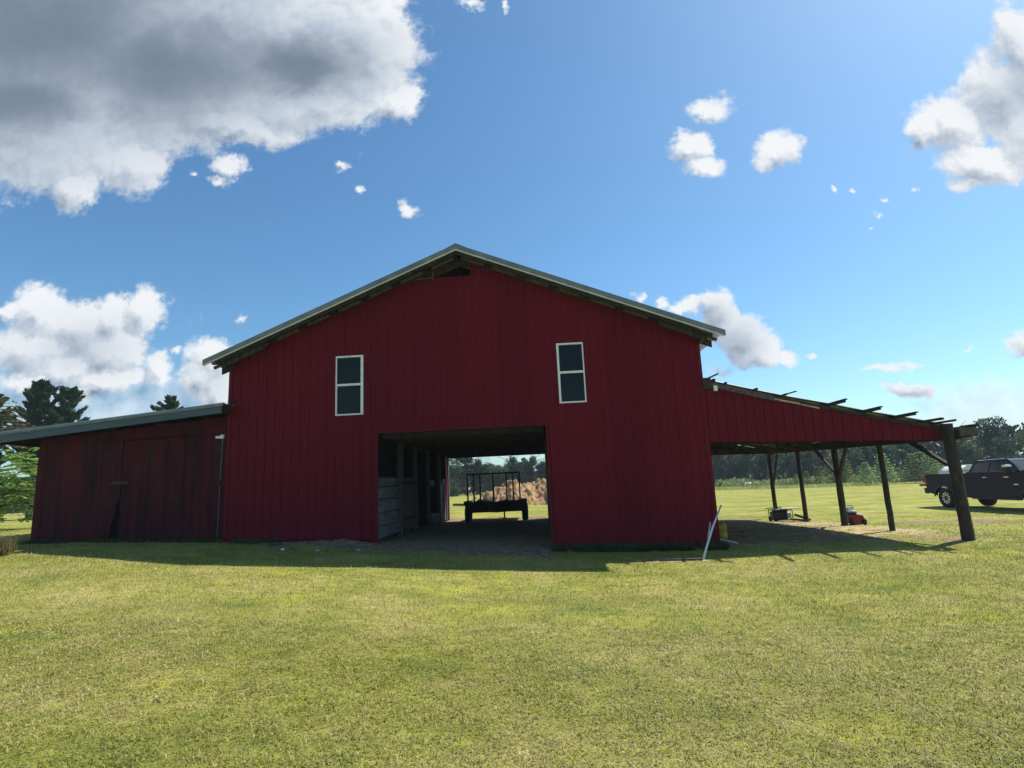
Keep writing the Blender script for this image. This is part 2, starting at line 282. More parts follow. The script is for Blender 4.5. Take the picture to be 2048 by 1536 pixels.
M_WOODD = mat_noise('dark old timber', (.026, .020, .017), (.062, .049, .041), (9, 9, 3), .9, .6)
M_PALE = mat_noise('whitewashed planks', (.085, .087, .085), (.20, .205, .20), (2, 2, 9), .85, .4, None, 0, (.10, .09, .08), (1.6, .52, .72))
M_TRIM = mat_noise('pale metal trim', (.15, .165, .17), (.21, .23, .24), (3, 3, 3), .5, 0, None, .1)
M_TRIMW = mat_noise('white drip edge', (.55, .56, .56), (.68, .68, .67), (3, 3, 3), .5)
M_GALV = mat_noise('galvanised roof sheet', (.26, .28, .29), (.42, .44, .45), (2, 6, 2), .42, 0, None, .55)
M_BLUEF = mat_noise('blue grey painted fascia', (.055, .085, .115), (.08, .115, .145), (.8, 5, 5), .55, .15)
M_WHITE = mat_noise('white painted frame', (.74, .76, .78), (.85, .87, .88), (5, 5, 12), .5, .1, None, 0, (.35, .33, .3), (4, .58, .75))
M_DARK = mat_noise('dark wood and painted shade', (.018, .016, .014), (.04, .035, .03), (5, 5, 5), .95)  # dark base colour also stands in for shade on beams and linings
M_PVC = mat_noise('white plastic pipe', (.62, .64, .62), (.75, .76, .74), (8, 8, 8), .4)
M_YEL = mat_noise('yellow plastic', (.42, .27, .02), (.55, .37, .03), (6, 6, 6), .5)
M_BLK = mat_noise('black steel', (.012, .012, .014), (.03, .03, .033), (8, 8, 8), .5, .1)
M_RUST = mat_noise('rusty dark steel', (.02, .016, .014), (.06, .035, .022), (7, 7, 7), .8, .2)
M_TYRE = mat_noise('tyre rubber', (.012, .012, .012), (.03, .03, .029), (20, 20, 20), .85, .2)
M_REDP = mat_noise('red machine paint', (.17, .006, .011), (.23, .009, .014), (6, 6, 6), .35, 0, coat=.3)
M_SIL = mat_noise('bright wheel metal', (.55, .56, .58), (.7, .71, .72), (9, 9, 9), .3, 0, None, .6)
M_CHR = mat_noise('chrome', (.75, .76, .78), (.85, .86, .88), (9, 9, 9), .12, 0, None, 1)
M_NAVY = mat_noise('dark navy car paint', (.004, .008, .030), (.006, .012, .042), (2, 2, 2), .22, 0, None, 0, spec=.18, coat=.0)
M_CGLASS = mat_noise('tinted car glass', (.01, .013, .017), (.014, .018, .022), (2, 2, 2), .05, spec=.3)
M_CAMP = mat_noise('white camper shell', (.55, .56, .55), (.66, .67, .66), (2, 2, 2), .45)
M_TAIL = mat_noise('red tail lamp', (.18, .01, .01), (.24, .015, .012), (9, 9, 9), .2)
M_BARK = mat_noise('tree bark', (.06, .048, .038), (.13, .105, .085), (8, 8, 2), .95, .6)
M_STONE = mat_noise('pale stone', (.25, .23, .2), (.45, .42, .38), (12, 12, 12), .9, .3)
M_STONEB = mat_noise('brown stone', (.11, .075, .05), (.18, .125, .09), (12, 12, 12), .9, .3)
M_DIRT = mat_noise('heap of orange clay', (.19, .10, .045), (.42, .28, .15), (2.6, 2.6, 3.2), .95, .9, 9, 0, (.46, .30, .09), (.8, .56, .68))
M_PINE = leafmat('pine foliage', [(.012, .034, .020), (.026, .06, .032), (.052, .095, .045)])
M_OAK = leafmat('broadleaf foliage', [(.03, .062, .022), (.058, .10, .034), (.11, .14, .055)])
M_BROWNL = leafmat('browned foliage', [(.06, .055, .026), (.12, .09, .045), (.08, .09, .04)])
M_YOUNG = leafmat('young pine foliage', [(.17, .25, .10), (.24, .33, .13), (.32, .38, .17)], trans=.5)
M_ROUGH = leafmat('rough field grass', [(.24, .30, .09), (.32, .36, .12), (.42, .42, .18)], trans=.5)
M_CEDAR = leafmat('cedar foliage', [(.018, .042, .018), (.034, .072, .028), (.056, .10, .038)])
M_SUMAC = leafmat('long pale leaves', [(.09, .17, .04), (.16, .25, .05), (.26, .34, .08)], trans=.5)
M_SUMACR = leafmat('rusty leaves', [(.10, .06, .025), (.07, .09, .03), (.13, .08, .03)])
M_BUSH = leafmat('bush foliage', [(.035, .07, .02), (.06, .10, .03), (.09, .14, .045)])
def glass_mat():
    m, t, b = newmat('dusty window glass')
    b.inputs['Base Color'].default_value = (.008, .011, .013, 1); b.inputs['Roughness'].default_value = .06; b.inputs['Specular IOR Level'].default_value = .2
    co = nd(t, 'ShaderNodeTexCoord'); n = nd(t, 'ShaderNodeTexNoise', {'Vector': co.outputs['Object'], 'Scale': 2.2, 'Detail': 3.0})
    bp = nd(t, 'ShaderNodeBump', {'Strength': .12, 'Distance': .05, 'Height': n.outputs['Fac']}); t.links.new(bp.outputs[0], b.inputs['Normal'])
    return m
M_GLASS = glass_mat()
# ------------------------------------------------------------------ terrain
def vnoise(x, y, seed=0):
    xi = np.floor(x).astype(np.int64); yi = np.floor(y).astype(np.int64); fx = x-xi; fy = y-yi
    fx = fx*fx*(3-2*fx); fy = fy*fy*(3-2*fy)
    def h(a, b):
        n = (a*374761393+b*668265263+seed*974711) & 0xffffffff
        n = ((n ^ (n >> 13))*1274126177) & 0xffffffff
        return ((n ^ (n >> 16)) & 0xffff)/65535.
    return (h(xi, yi)*(1-fx)+h(xi+1, yi)*fx)*(1-fy)+(h(xi, yi+1)*(1-fx)+h(xi+1, yi+1)*fx)*fy
def fbm(x, y, o=4, seed=0):
    s = 0; a = .5
    for k in range(o): s = s+a*vnoise(x*2**k, y*2**k, seed+k); a *= .5
    return s
GP = np.array([(-9, 0, -.95), (-3.9, 0, -1.12), (0, 0, -1.33), (4.26, 0, -1.60), (8.2, 0, -1.72), (13.87, 0, -1.77), (13.8, 5.3, -1.85), (13.8, 10.65, -1.95),
    (5.3, -2.65, -1.77), (-2.7, -3.4, -1.23), (-6.6, -2.5, -1.0), (12.4, -1.7, -1.8), (0, 10.65, -1.46), (4.2, 10.65, -1.55), (4, -14, -1.64), (-8, -12, -1.35), (14, -12, -1.8),
    (22, 12, -1.95), (24, 8, -1.95), (38, 82, -2.3), (54, 62, -2.2), (0, 100, -1.9), (-60, 80, -1.4), (-15, 3, -.85), (-18, 10, -.9), (-9, 40, -1.35), (4, 29, -1.7), (-100, 100, -1.2),
    (-60, 0, -.9), (60, 0, -2.1), (0, -60, -1.6), (-60, -60, -1.2), (60, -60, -2), (120, 60, -2.2), (4.3, 6, -1.57), (0, 6, -1.42), (-9, 10, -1.0)])
def _k(r): return -r
_A = _k(np.hypot(GP[:, None, 0]-GP[None, :, 0], GP[:, None, 1]-GP[None, :, 1])+0)
_A = np.block([[np.sqrt(_A**2+4)*-1, np.ones((len(GP), 1))], [np.ones((1, len(GP))), np.zeros((1, 1))]])
_w = np.linalg.solve(_A+np.eye(len(_A))*1e-6, np.append(GP[:, 2], 0))
def gz(x, y):
    x = np.asarray(x, float); y = np.asarray(y, float); r = np.hypot(x-5, y-5)
    s = np.where(r > 110, 110/np.maximum(r, 1e-6), 1); X = 5+(x-5)*s; Y = 5+(y-5)*s
    z = np.full(x.shape, _w[-1])
    for k in range(len(GP)): z = z-_w[k]*np.sqrt((X-GP[k, 0])**2+(Y-GP[k, 1])**2+4)
    near = np.clip(1-r/60, 0, 1)
    z = z+(fbm(x*.9, y*.9, 3, 3)-.44)*.05*near
    # soil thrown up beside the doorway
    z = z+.13*np.exp(-((x+.9)/1.0)**2-((y+.45)/.38)**2)*(.6+.8*fbm(x*4, y*4, 3, 9))
    return z
def g1(x, y): return float(gz(np.array([x]), np.array([y]))[0])
def box_mask(x, y, x0, x1, y0, y1, s):
    f = lambda t: np.clip(t/s+.5, 0, 1)
    return f(x-x0)*f(x1-x)*f(y-y0)*f(y1-y)
def ground_masks(x, y):
    n = (fbm(x*1.3, y*1.3, 4, 21)-.46)*1.6; n2 = (fbm(x*4, y*4, 3, 31)-.44)
    d = box_mask(x+n*.5, y+n*.6, -.2, 4.25, -1.15, 12.2, .5)
    d = np.maximum(d, box_mask(x+n*.5, y+n*.35, -2.5, .3, -.95, .5, .35))
    d = np.maximum(d, box_mask(x+n*.6, y+n*.9, 8.4, 12.9, .1, 10.9, 1.0)*np.clip(.75+n2*2.2, 0, 1))
    d = np.maximum(d, .9*box_mask(x+n, y+n*.3, 6.0, 7.4, -1.75, -1.5, .25))
    d = np.maximum(d, box_mask(x+n*.3, y, -8.9, 8.2, -.12, 10.6, .15))
    d = np.maximum(d, .75*box_mask(x+n*1.5, y+n*1.2, 15.3, 19.5, 5.2, 6.6, 1.0))
    d = np.maximum(d, .75*box_mask(x+n*1.5, y+n*1.2, 12.6, 14.2, -.6, 1.2, 1.2))
    for (cx, cy, rx, ry, a) in ((4.5, -7.6, .5, .26, .36), (4.4, -9.1, .3, .18, .38), (1.0, -9.8, .25, .12, .36), (3.6, -3.6, .8, .25, .34), (7.0, -8.6, .3, .15, .33), (5.3, -10.0, .12, .06, .6)):
        d = np.maximum(d, a*np.clip(1.5-np.hypot((x-cx)/rx, (y-cy)/ry)+n*1.3, 0, 1))
    c = box_mask(x+n*1.2, y+n*1.2, 12.2, 14.6, 1.5, 8.8, 1.2)*np.clip(.62+n2*3.5, 0, .9)
    dry = np.clip((fbm(x*.35, y*.35, 3, 51)-.42)*5+.3, 0, 1)
    return np.clip(d, 0, 1), np.clip(c, 0, 1), dry
def axis_lines(a, b, step, far, g=1.13):
    mid = list(np.arange(a, b, step)); lo = []; hi = []; s = step; p = a
    while p > -far: s *= g; p -= s; lo.append(p)
    s = step; p = b
    while p < far: s *= g; p += s; hi.append(p)
    return np.array(lo[::-1]+mid+hi)
gx = axis_lines(-15, 21, .16, 2500); gy = axis_lines(-14.6, 15, .16, 2500)
XX, YY = np.meshgrid(gx, gy); ZZ = gz(XX.ravel(), YY.ravel())
V = np.stack([XX.ravel(), YY.ravel(), ZZ], 1); nx, ny = len(gx), len(gy)
idx = np.arange(nx*ny).reshape(ny, nx)
Fc = np.stack([idx[:-1, :-1], idx[:-1, 1:], idx[1:, 1:], idx[1:, :-1]], -1).reshape(-1, 4)
dm, cm, dr = ground_masks(V[:, 0], V[:, 1])
def grass_colour(t, co):
    # patches of green, yellow-green and dead straw, laid out over the real lawn
    a = nd(t, 'ShaderNodeTexNoise', {'Vector': co, 'Scale': .55, 'Detail': 5.0, 'Roughness': .6})
    b = nd(t, 'ShaderNodeTexNoise', {'Vector': vm(t, 'ADD', co, (31, 7, 0)).outputs[0], 'Scale': 1.7, 'Detail': 5.0, 'Roughness': .65})
    c = nd(t, 'ShaderNodeTexNoise', {'Vector': vm(t, 'ADD', co, (-11, 17, 0)).outputs[0], 'Scale': .8, 'Detail': 4.0, 'Roughness': .6})
    r = nd(t, 'ShaderNodeValToRGB', {0: mth(t, 'ADD', mth(t, 'MULTIPLY', a.outputs['Fac'], .55), mth(t, 'MULTIPLY', b.outputs['Fac'], .45))})
    el = r.color_ramp.elements; el[0].position = .36; el[0].color = GR_A; el[1].position = .62; el[1].color = GR_C
    e = el.new(.49); e.color = GR_B
    y = nd(t, 'ShaderNodeMapRange', {'Value': c.outputs['Fac'], 'From Min': .56, 'From Max': .72})
    return nd(t, 'ShaderNodeMix', {0: mth(t, 'MULTIPLY', y.outputs[0], .75), 6: r.outputs[0], 7: GR_Y}, data_type='RGBA').outputs[2]
def ground_mat():
    m, t, b = newmat('mown lawn and bare soil')
    co = nd(t, 'ShaderNodeTexCoord').outputs['Object']
    at = nd(t, 'ShaderNodeAttribute', attribute_name='mask'); sp = nd(t, 'ShaderNodeSeparateColor', {0: at.outputs['Color']})
    g = grass_colour(t, co)
    f = nd(t, 'ShaderNodeTexNoise', {'Vector': co, 'Scale': 42.0, 'Detail': 6.0, 'Roughness': .75})
    f2 = nd(t, 'ShaderNodeTexNoise', {'Vector': nd(t, 'ShaderNodeMapping', {'Vector': co, 'Scale': (3, 9, 3)}).outputs[0], 'Scale': 1.0, 'Detail': 9.0, 'Roughness': .8})
    mixv = mth(t, 'ADD', mth(t, 'MULTIPLY', f.outputs['Fac'], .5), mth(t, 'MULTIPLY', f2.outputs['Fac'], .5))
    vv = nd(t, 'ShaderNodeMapRange', {'Value': mixv, 'From Min': .36, 'From Max': .64, 'To Min': .5, 'To Max': 1.45})
    f3 = nd(t, 'ShaderNodeTexNoise', {'Vector': nd(t, 'ShaderNodeMapping', {'Vector': co, 'Scale': (.12, .5, 1)}).outputs[0], 'Scale': 1.0, 'Detail': 8.0, 'Roughness': .7})
    g = nd(t, 'ShaderNodeHueSaturation', {'Color': g, 'Value': nd(t, 'ShaderNodeMapRange', {'Value': f3.outputs['Fac'], 'From Min': .35, 'From Max': .65, 'To Min': .8, 'To Max': 1.25}).outputs[0]}).outputs[0]
    g = nd(t, 'ShaderNodeHueSaturation', {'Color': g, 'Value': vv.outputs[0]}).outputs[0]
    s1 = nd(t, 'ShaderNodeTexNoise', {'Vector': co, 'Scale': 5.0, 'Detail': 10.0, 'Roughness': .72})
    soil = nd(t, 'ShaderNodeValToRGB', {0: s1.outputs['Fac']}); el = soil.color_ramp.elements
    el[0].position = .3; el[0].color = (.10, .068, .04, 1); el[1].position = .75; el[1].color = (.46, .33, .20, 1)
    e = el.new(.52); e.color = (.25, .175, .105, 1)
    chipn = nd(t, 'ShaderNodeTexVoronoi', {'Vector': co, 'Scale': 16.0})
    chip = nd(t, 'ShaderNodeMix', {0: chipn.outputs['Color'], 6: (.26, .18, .09, 1), 7: (.58, .46, .27, 1)}, data_type='RGBA')
    edge = nd(t, 'ShaderNodeTexNoise', {'Vector': co, 'Scale': 9.0, 'Detail': 8.0, 'Roughness': .7})
    def thr(v): return nd(t, 'ShaderNodeMapRange', {'Value': mth(t, 'ADD', v, mth(t, 'MULTIPLY', mth(t, 'SUBTRACT', edge.outputs['Fac'], .5), 1.4)), 'From Min': .35, 'From Max': .6}).outputs[0]
    c1 = nd(t, 'ShaderNodeMix', {0: thr(sp.outputs[0]), 6: g, 7: soil.outputs[0]}, data_type='RGBA')
    c2 = nd(t, 'ShaderNodeMix', {0: thr(sp.outputs[1]), 6: c1.outputs[2], 7: chip.outputs[2]}, data_type='RGBA')
    t.links.new(c2.outputs[2], b.inputs['Base Color']); b.inputs['Roughness'].default_value = .95; b.inputs['Specular IOR Level'].default_value = .1
    bp = nd(t, 'ShaderNodeBump', {'Strength': .7, 'Distance': .05, 'Height': mixv}); t.links.new(bp.outputs[0], b.inputs['Normal'])
    return m
M_GROUND = ground_mat()
ground = npmesh('ground', V, Fc, M_GROUND, attr={'mask': np.stack([dm, cm, dr, np.ones_like(dm)], 1)})
ground['kind'] = 'structure'; ground.data.polygons.foreach_set('use_smooth', [True]*len(ground.data.polygons))

# ------------------------------------------------------------------ the barn
def zr(x): return 6.12-.4095*abs(x-2.2)                    # top of the roof
B = thing('barn', (2.2, 0, -1.5), 'big red metal barn with drive-through doorway, two upper windows and side lean-tos', 'barn')
XL, XR, YB = -3.92, 8.24, 10.65
def ribbed(x0, x1, top, bottom, holes=(), y=0.0, sign=-1, pitch=.2286, phase=0.0, hgt=.027):
    """ribbed metal cladding: flats with a raised rib every nine inches and two faint ones between"""
    prof = []; k0 = math.floor((x0-phase)/pitch)-1
    for k in range(k0, int((x1-x0)/pitch)+k0+4):
        a = phase+k*pitch
        for dx, h in ((0, 0), (.011, 1), (.034, 1), (.045, 0), (.105, 0), (.109, .22), (.117, .22), (.121, 0), (.161, 0), (.165, .22), (.173, .22), (.177, 0)):
            prof.append((a+dx, h*hgt))
    def off(x):
        for (a, h), (b_, h2) in zip(prof, prof[1:]):
            if a <= x <= b_: return h+(h2-h)*(x-a)/(b_-a+1e-9)
        return 0
    xs = sorted(set([round(p[0], 5) for p in prof if x0 < p[0] < x1]+[x0, x1]+[h[i] for h in holes for i in (0, 1)]))
    xs = [x for x in xs if x0 <= x <= x1]; m = MB()
    hs = {round(p[0], 5): p[1] for p in prof}
    def yy(x, z): return y+sign*(hs.get(x, off(x))+.004*math.sin(x*1.9+z*.8)+.0025*math.sin(x*6.1+1.3*z))
    for a, b_ in zip(xs, xs[1:]):
        if b_-a < 1e-5: continue
        mid = (a+b_)/2; cuts = sorted([(h[2], h[3]) for h in holes if h[0] <= mid <= h[1]])
        zb = [bottom(a), bottom(b_)]; segs = []
        for (h0, h1) in cuts:
            if h0 > zb[0]+.01: segs.append((zb[0], zb[1], h0, h0))
            zb = [h1, h1]
        segs.append((zb[0], zb[1], top(a), top(b_)))
        for (p, q, r, s_) in segs:
            if min(r-p, s_-q) < .01: continue
            n = max(1, int((r-p)/1.4))
            for i in range(n):
                f0, f1 = i/n, (i+1)/n
                m.quad((a, yy(a, p), p+(r-p)*f0), (b_, yy(b_, q), q+(s_-q)*f0), (b_, yy(b_, q), q+(s_-q)*f1), (a, yy(a, p), p+(r-p)*f1))
    return m
def wall_bot(x):
    if x < -3.0: return -1.13
    if x < -.26: return -1.13-(x+3)*.035
    if x < 0.01: return -1.34-.05*((x*37) % 1)
    if x < 4.27: return -1.4
    return -1.60-(x-4.27)*.032
def wall_top(x):
    return min(zr(x)-.14, 5.78)
DOOR = (0.0, 4.27, -9, 1.395); WL = (-1.09, -.37, 1.90, 3.46); WR = (4.65, 5.33, 1.92, 3.47); VENT = (1.56, 2.50, 5.46, 9); VENT2 = (1.0, 1.47, 5.44, 9)
m = ribbed(XL, XR, wall_top, wall_bot, (DOOR, WL, WR, VENT, VENT2)); front = m.build('front_wall', M_RED, B)
m = MB()   # corner trims and door trim of the front wall
for x0, x1, z0, z1 in ((XL-.02, XL+.07, -1.15, zr(XL)-.2), (XR-.07, XR+.02, -1.72, zr(XR)-.2), (-.05, .0, -1.36, 1.42), (4.27, 4.32, -1.62, 1.42)):
    m = MB(); m.box(x0, x1, -.036, .03, z0, z1); m.build('corner_trim', M_RED, front)
m = MB(); m.box(0.0, 4.27, -.034, .03, 1.395, 1.45); m.build('door_head_trim', M_RED, front)
m = MB()   # lap joints across the sheets
for x0, x1, z in ((-3.84, -3.3, 1.95), (-2.3, -.6, 1.45), (.2, 1.3, 1.52)): m = MB(); m.box(x0, x1, -.026, -.018, z, z+.012); m.build('lap_joint', M_RED, front)
m = MB()   # studs and girts behind the cladding
for x in np.arange(XL+.1, XR, 1.2):
    if -.1 < x < 4.37:
        if wall_top(x) > 1.7: m.box(x, x+.09, .03, .12, 1.45, wall_top(x)-.05 if not .9 < x < 2.5 else 5.38)
    else: m.box(x, x+.09, .03, .12, -1.5, wall_top(x)-.05)
for z in (-.9, .2): m.box(XL+.05, -.02, .12, .16, z, z+.09); m.box(4.3, XR-.05, .12, .16, z, z+.09)
m.build('wall_frame', M_WOODD, B)
m = ribbed(XL, XR, lambda x: zr(x)-.16, lambda x: -1.95, ((0.02, 4.27, -9, 1.19),), y=YB, sign=1); m.build('rear_wall', M_RED, B)
def side_wall(x, s, zb):
    m = MB(); y = 0.03; zt = zr(x)-.2
    while y < YB-.03:
        for a, b_, h0, h1 in ((0, .012, 0, 1), (.012, .034, 1, 1), (.034, .045, 1, 0), (.045, .2286, 0, 0)):
            y0, y1 = y+a, min(y+b_, YB-.01); m.quad((x+s*.02*h0, y0, zb), (x+s*.02*h1, y1, zb), (x+s*.02*h1, y1, zt), (x+s*.02*h0, y0, zt))
        y += .2286
    return m
side_wall(XL, -1, -1.9).build('side_wall', M_RED, B); side_wall(XR, 1, -2.0).build('side_wall', M_RED, B)
m = MB(); m.box(XL+.04, XL+.08, .2, YB-.05, -1.9, 1.45); m.box(XL+.1, -.1, YB-.09, YB-.05, -1.9, 1.45); m.build('stall_dark_sheet', M_DARK, B)  # dark sheets added so the inner walls read as unlit
# roof: two slopes of ribbed sheet, ribs running down the slope
def roof_slope(xa, xb, y0, y1, zf, th=.035, hg=.022, pitch=.2286):
    m = MB(); y = y0; n = 6; xs = [xa+(xb-xa)*k/n for k in range(n+1)]
    while y < y1-1e-6:
        for a, b_, h0, h1 in ((0, .012, 0, 1), (.012, .034, 1, 1), (.034, .046, 1, 0), (.046, pitch, 0, 0)):
            ya, yb = min(y+a, y1), min(y+b_, y1)
            if yb <= ya: continue
            for p, q in zip(xs, xs[1:]):
                for dz in (0, -th):
                    if dz and not (h0 == h1 == 0): continue
                    m.quad((p, ya, zf(p)+h0*hg+dz), (q, ya, zf(q)+h0*hg+dz), (q, yb, zf(q)+h1*hg+dz), (p, yb, zf(p)+h1*hg+dz))
        y += pitch
    return m
YF, YR = -.5, YB+.5
roof = roof_slope(2.2, -4.35, YF, YR, zr).build('roof', M_GALV, B)
roof2 = roof_slope(2.2, 8.75, YF, YR, zr).build('roof', M_GALV, B)
m = MB()   # ridge cap
m.quad((1.95, YF-.02, zr(1.95)+.03), (2.2, YF-.02, 6.165), (2.2, YR, 6.165), (1.95, YR, zr(1.95)+.03)); m.quad((2.2, YF-.02, 6.165), (2.45, YF-.02, zr(2.45)+.03), (2.45, YR, zr(2.45)+.03), (2.2, YR, 6.165))
m.build('ridge_cap', M_TRIM, roof)
for (xa, xb, par) in ((2.2, -4.37, roof), (2.2, 8.77, roof2)):
    s = 1 if xb > xa else -1
    m = MB()
    poly = [(xa, zr(xa)+.02), (xb, zr(xb)+.02), (xb+s*.0, zr(xb)-.12), (xa, zr(xa)-.12)]
    m.prism(poly, 'y', YF-.035, YF-.01); m.build('rake_flashing', M_TRIM, par)
    m = MB(); poly = [(xa, zr(xa)-.124), (xb-s*.04, zr(xb-s*.04)-.124), (xb-s*.04, zr(xb-s*.04)-.152), (xa, zr(xa)-.152)]
    m.prism(poly, 'y', YF-.05, YF-.005); m.build('drip_edge', M_TRIMW, par)
    m = MB(); poly = [(xa, zr(xa)-.165), (xb-s*.3, zr(xb-s*.3)-.165), (xb-s*.3, zr(xb-s*.3)-.235), (xa, zr(xa)-.235)]
    m.prism(poly, 'y', YF+.02, YF+.055); m.build('barge_board', M_DARK, par)
    # boards laid between the purlins under the overhang, pale undersides
    nseg = 8
    for k in range(nseg):
        p = xa+(xb-xa)*(k+.14)/nseg; q = xa+(xb-xa)*(k+.84)/nseg
        m = MB(); m.beam((p, -.23, zr(p)-.20), (q, -.23, zr(q)-.20), .045, .075); m.build('lookout_board', M_WOOD, par)
        x = xa+(xb-xa)*(k+.0+.02)/nseg
        m = MB(); m.beam((x, YF+.03, zr(x)-.10), (x, YR-.05, zr(x)-.10), .09, .09); m.build('purlin', M_WOODD, par)
for k in range(9):
    y = .06 + k*1.305
    for s, xe in ((-1, -4.12), (1, 8.52)):
        m = MB(); xe2 = xe+s*(-.0 if k % 2 else .08)
        m.prism([(2.2, zr(2.2)-.15), (xe2, zr(xe2)-.15), (xe2, zr(xe2)-.33), (2.2, zr(2.2)-.35)], 'y', y, y+.045); m.build('rafter', M_WOODD, B)
for s, xe in ((-1, -3.98), (1, 8.36)):      # heavy outriggers just in front of the gable wall
    m = MB(); m.beam((xe, -.36, zr(xe)-.27), (xe-s*1.1, -.36, zr(xe-s*1.1)-.27), .05, .17); m.beam((xe-s*.12, -.44, zr(xe)-.3), (xe-s*.12, .3, zr(xe)-.3), .08, .12); m.build('outrigger', M_WOODD, B)
# rough boards nailed over the top edge of the wall
def trim(pts, h=.12, jit=.01):
    m = MB()
    for p, q in zip(pts, pts[1:]): m.beam((p[0], -.055, p[1]), (q[0], -.055, q[1]), .04, h, jit=jit)
    m.build('gable_board', M_WOODD, B)
trim([(-.30, 5.00), (.25, 5.22)], .16); trim([(.30, 5.24), (1.05, 5.50), (1.85, 5.78)], .13); trim([(1.82, 5.80), (2.62, 5.83)], .12); trim([(2.58, 5.83), (3.6, 5.42), (5.2, 4.76), (6.0, 4.44)], .13)
trim([(-2.3, 4.16), (-1.2, 4.60), (-.35, 4.92)], .09); trim([(-3.9, 3.50), (-2.4, 4.1)], .08); trim([(6.1, 4.40), (7.2, 3.94), (8.2, 3.55)], .09)
for a_, b_, w_ in (((1.50, -.03, 5.40), (1.52, -.03, 5.80), .06), ((2.52, -.03, 5.44), (2.52, -.03, 5.80), .035)):
    m = MB(); m.beam(a_, b_, w_, .05); m.build('vent_jamb', M_WOOD, B)
m = MB(); m.beam((1.0, -.03, 5.435), (1.47, -.03, 5.45), .05, .03); m.build('vent_sill', M_WOOD, B)
m = MB(); m.prism([(.7, 5.0), (3.6, 5.0), (3.6, 5.35), (2.2, 5.95), (.7, 5.33)], 'y', .9, .93); m.build('loft_dark_sheet', M_DARK, B)  # dark sheet standing in for the unlit loft behind the vent
m = MB(); m.prism([(1.95, 5.84), (2.45, 5.84), (2.2, 5.98)], 'y', .0, .03); m.beam((2.2, -.02, 5.84), (2.12, -.02, 6.0), .03, .03); m.build('gable_infill', M_WOODD, B)
# windows
for (x0, x1, z0, z1), wd, tilt in ((WL, (.03, .062), .0), (WR, (.055, .03), .0)):
    w = MB(); w.box(x0, x0+wd[0], -.05, .04, z0, z1); w.box(x1-wd[1], x1, -.05, .04, z0, z1)
    w.box(x0+wd[0], x1-wd[1], -.047, .04, z1-.045, z1); w.box(x0+wd[0], x1-wd[1], -.047, .04, z0, z0+.035)
    fr = w.build('window', M_WHITE, B); zm = z0+(z1-z0)*.505
    w = MB(); w.box(x0+wd[0], x1-wd[1], -.035, .02, zm-.02, zm+.035); w.build('meeting_rail', M_WHITE, fr)
    for a_ in (x0+wd[0], x1-wd[1]-.022):
        w = MB(); w.box(a_, a_+.022, -.02, .02, zm+.036, z1-.046); w.build('sash_stile', M_BLK, fr)
    w = MB(); w.box(x0+wd[0]+.001, x1-wd[1]-.001, .0, .008, zm+.036, z1-.046); w.build('pane', M_GLASS, fr)
    w = MB(); w.box(x0+wd[0]+.001, x1-wd[1]-.001, .012, .02, z0+.036, zm-.021); w.build('pane', M_GLASS, fr)
# loft floor and inner partitions
m = MB(); m.box(XL+.05, XR-.05, .14, YB-.1, 1.46, 1.52)
m.build('loft_floor', M_DARK, B)
for k in range(14): 
    y = .3+k*.76; m = MB(); m.box(.05, 4.22, y, y+.05, 1.28, 1.455); m.build('joist', M_DARK, B)
m = MB(); m.box(-.06, 4.33, YB-.16, YB-.03, 1.195, 1.44); m.build('rear_header', M_WOODD, B)
zz = [-1.24, -.93, -.60, -.27, .05, .30]
for a, b_ in zip(zz, zz[1:]):
    m = MB(); m.box(-.07, -.03+random.uniform(0, .012), .04, 2.38, a+.02, b_-.005); m.build('plank', M_PALE, B)
for y0_, y1_, x1_ in ((2.36, 2.50, .03), (8.55, 8.72, 0), (4.42, 4.53, 0), (6.45, 6.58, 0)):
    m = MB(); m.box(-.12, x1_, y0_, y1_, -1.45, 1.45); m.build('stall_post', M_WOOD, B)
m = MB()
for k in range(6): m.box(-.06, -.025, 2.62+k*.3, 2.62+k*.3+.29, -1.22+.03*math.sin(k*2.3), .31)
g = m.build('stall_gate', M_WOOD, B)
m = MB(); m.box(-.02, .0, 2.62, 4.4, .1, .2); m.build('gate_rail', M_WOODD, g); m = MB(); m.box(-.02, .0, 2.62, 4.4, -.95, -.85); m.build('gate_rail', M_WOODD, g)
m = MB()
for k in range(5): m.box(-.06, -.02, 6.6+k*.37, 6.6+k*.37+.35, -1.35, -.95-.02*k)
m.build('stall_board', M_PALE, B); m = MB()
m.box(-.06, -.02, 6.6, 7.5, 0.02, .25); m.build('stall_board', M_PALE, B); m = MB(); m.box(-.06, -.02, 8.8, 9.6, -1.4, .1); m.box(-.065, -.02, 9.25, 9.98, -1.4, .3); m.build('stall_board', M_PALE, B)
m = MB(); m.box(-.09, -.005, 9.98, 10.62, -1.42, 1.4); m.build('red_jamb_board', M_RED, B)
m = MB(); m.box(-.06, .03, 10.5, 10.62, -1.44, 1.4); m.box(-.03, .02, 9.95, 10.02, -1.4, .35); m.build('jamb_post', M_PALE, B)
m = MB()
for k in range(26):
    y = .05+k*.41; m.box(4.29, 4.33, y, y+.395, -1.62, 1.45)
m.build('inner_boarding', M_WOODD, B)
m = MB()    # wire netting above the planks
for k in range(14): m.beam((-.04, .06+k*.085, .30), (-.04, .06+k*.085, 1.42), .006, .006)
for k in range(13): m.beam((-.04, .04, .34+k*.085), (-.04, 1.25, .34+k*.085), .006, .006)
m.build('wire_netting', M_WOOD, B)
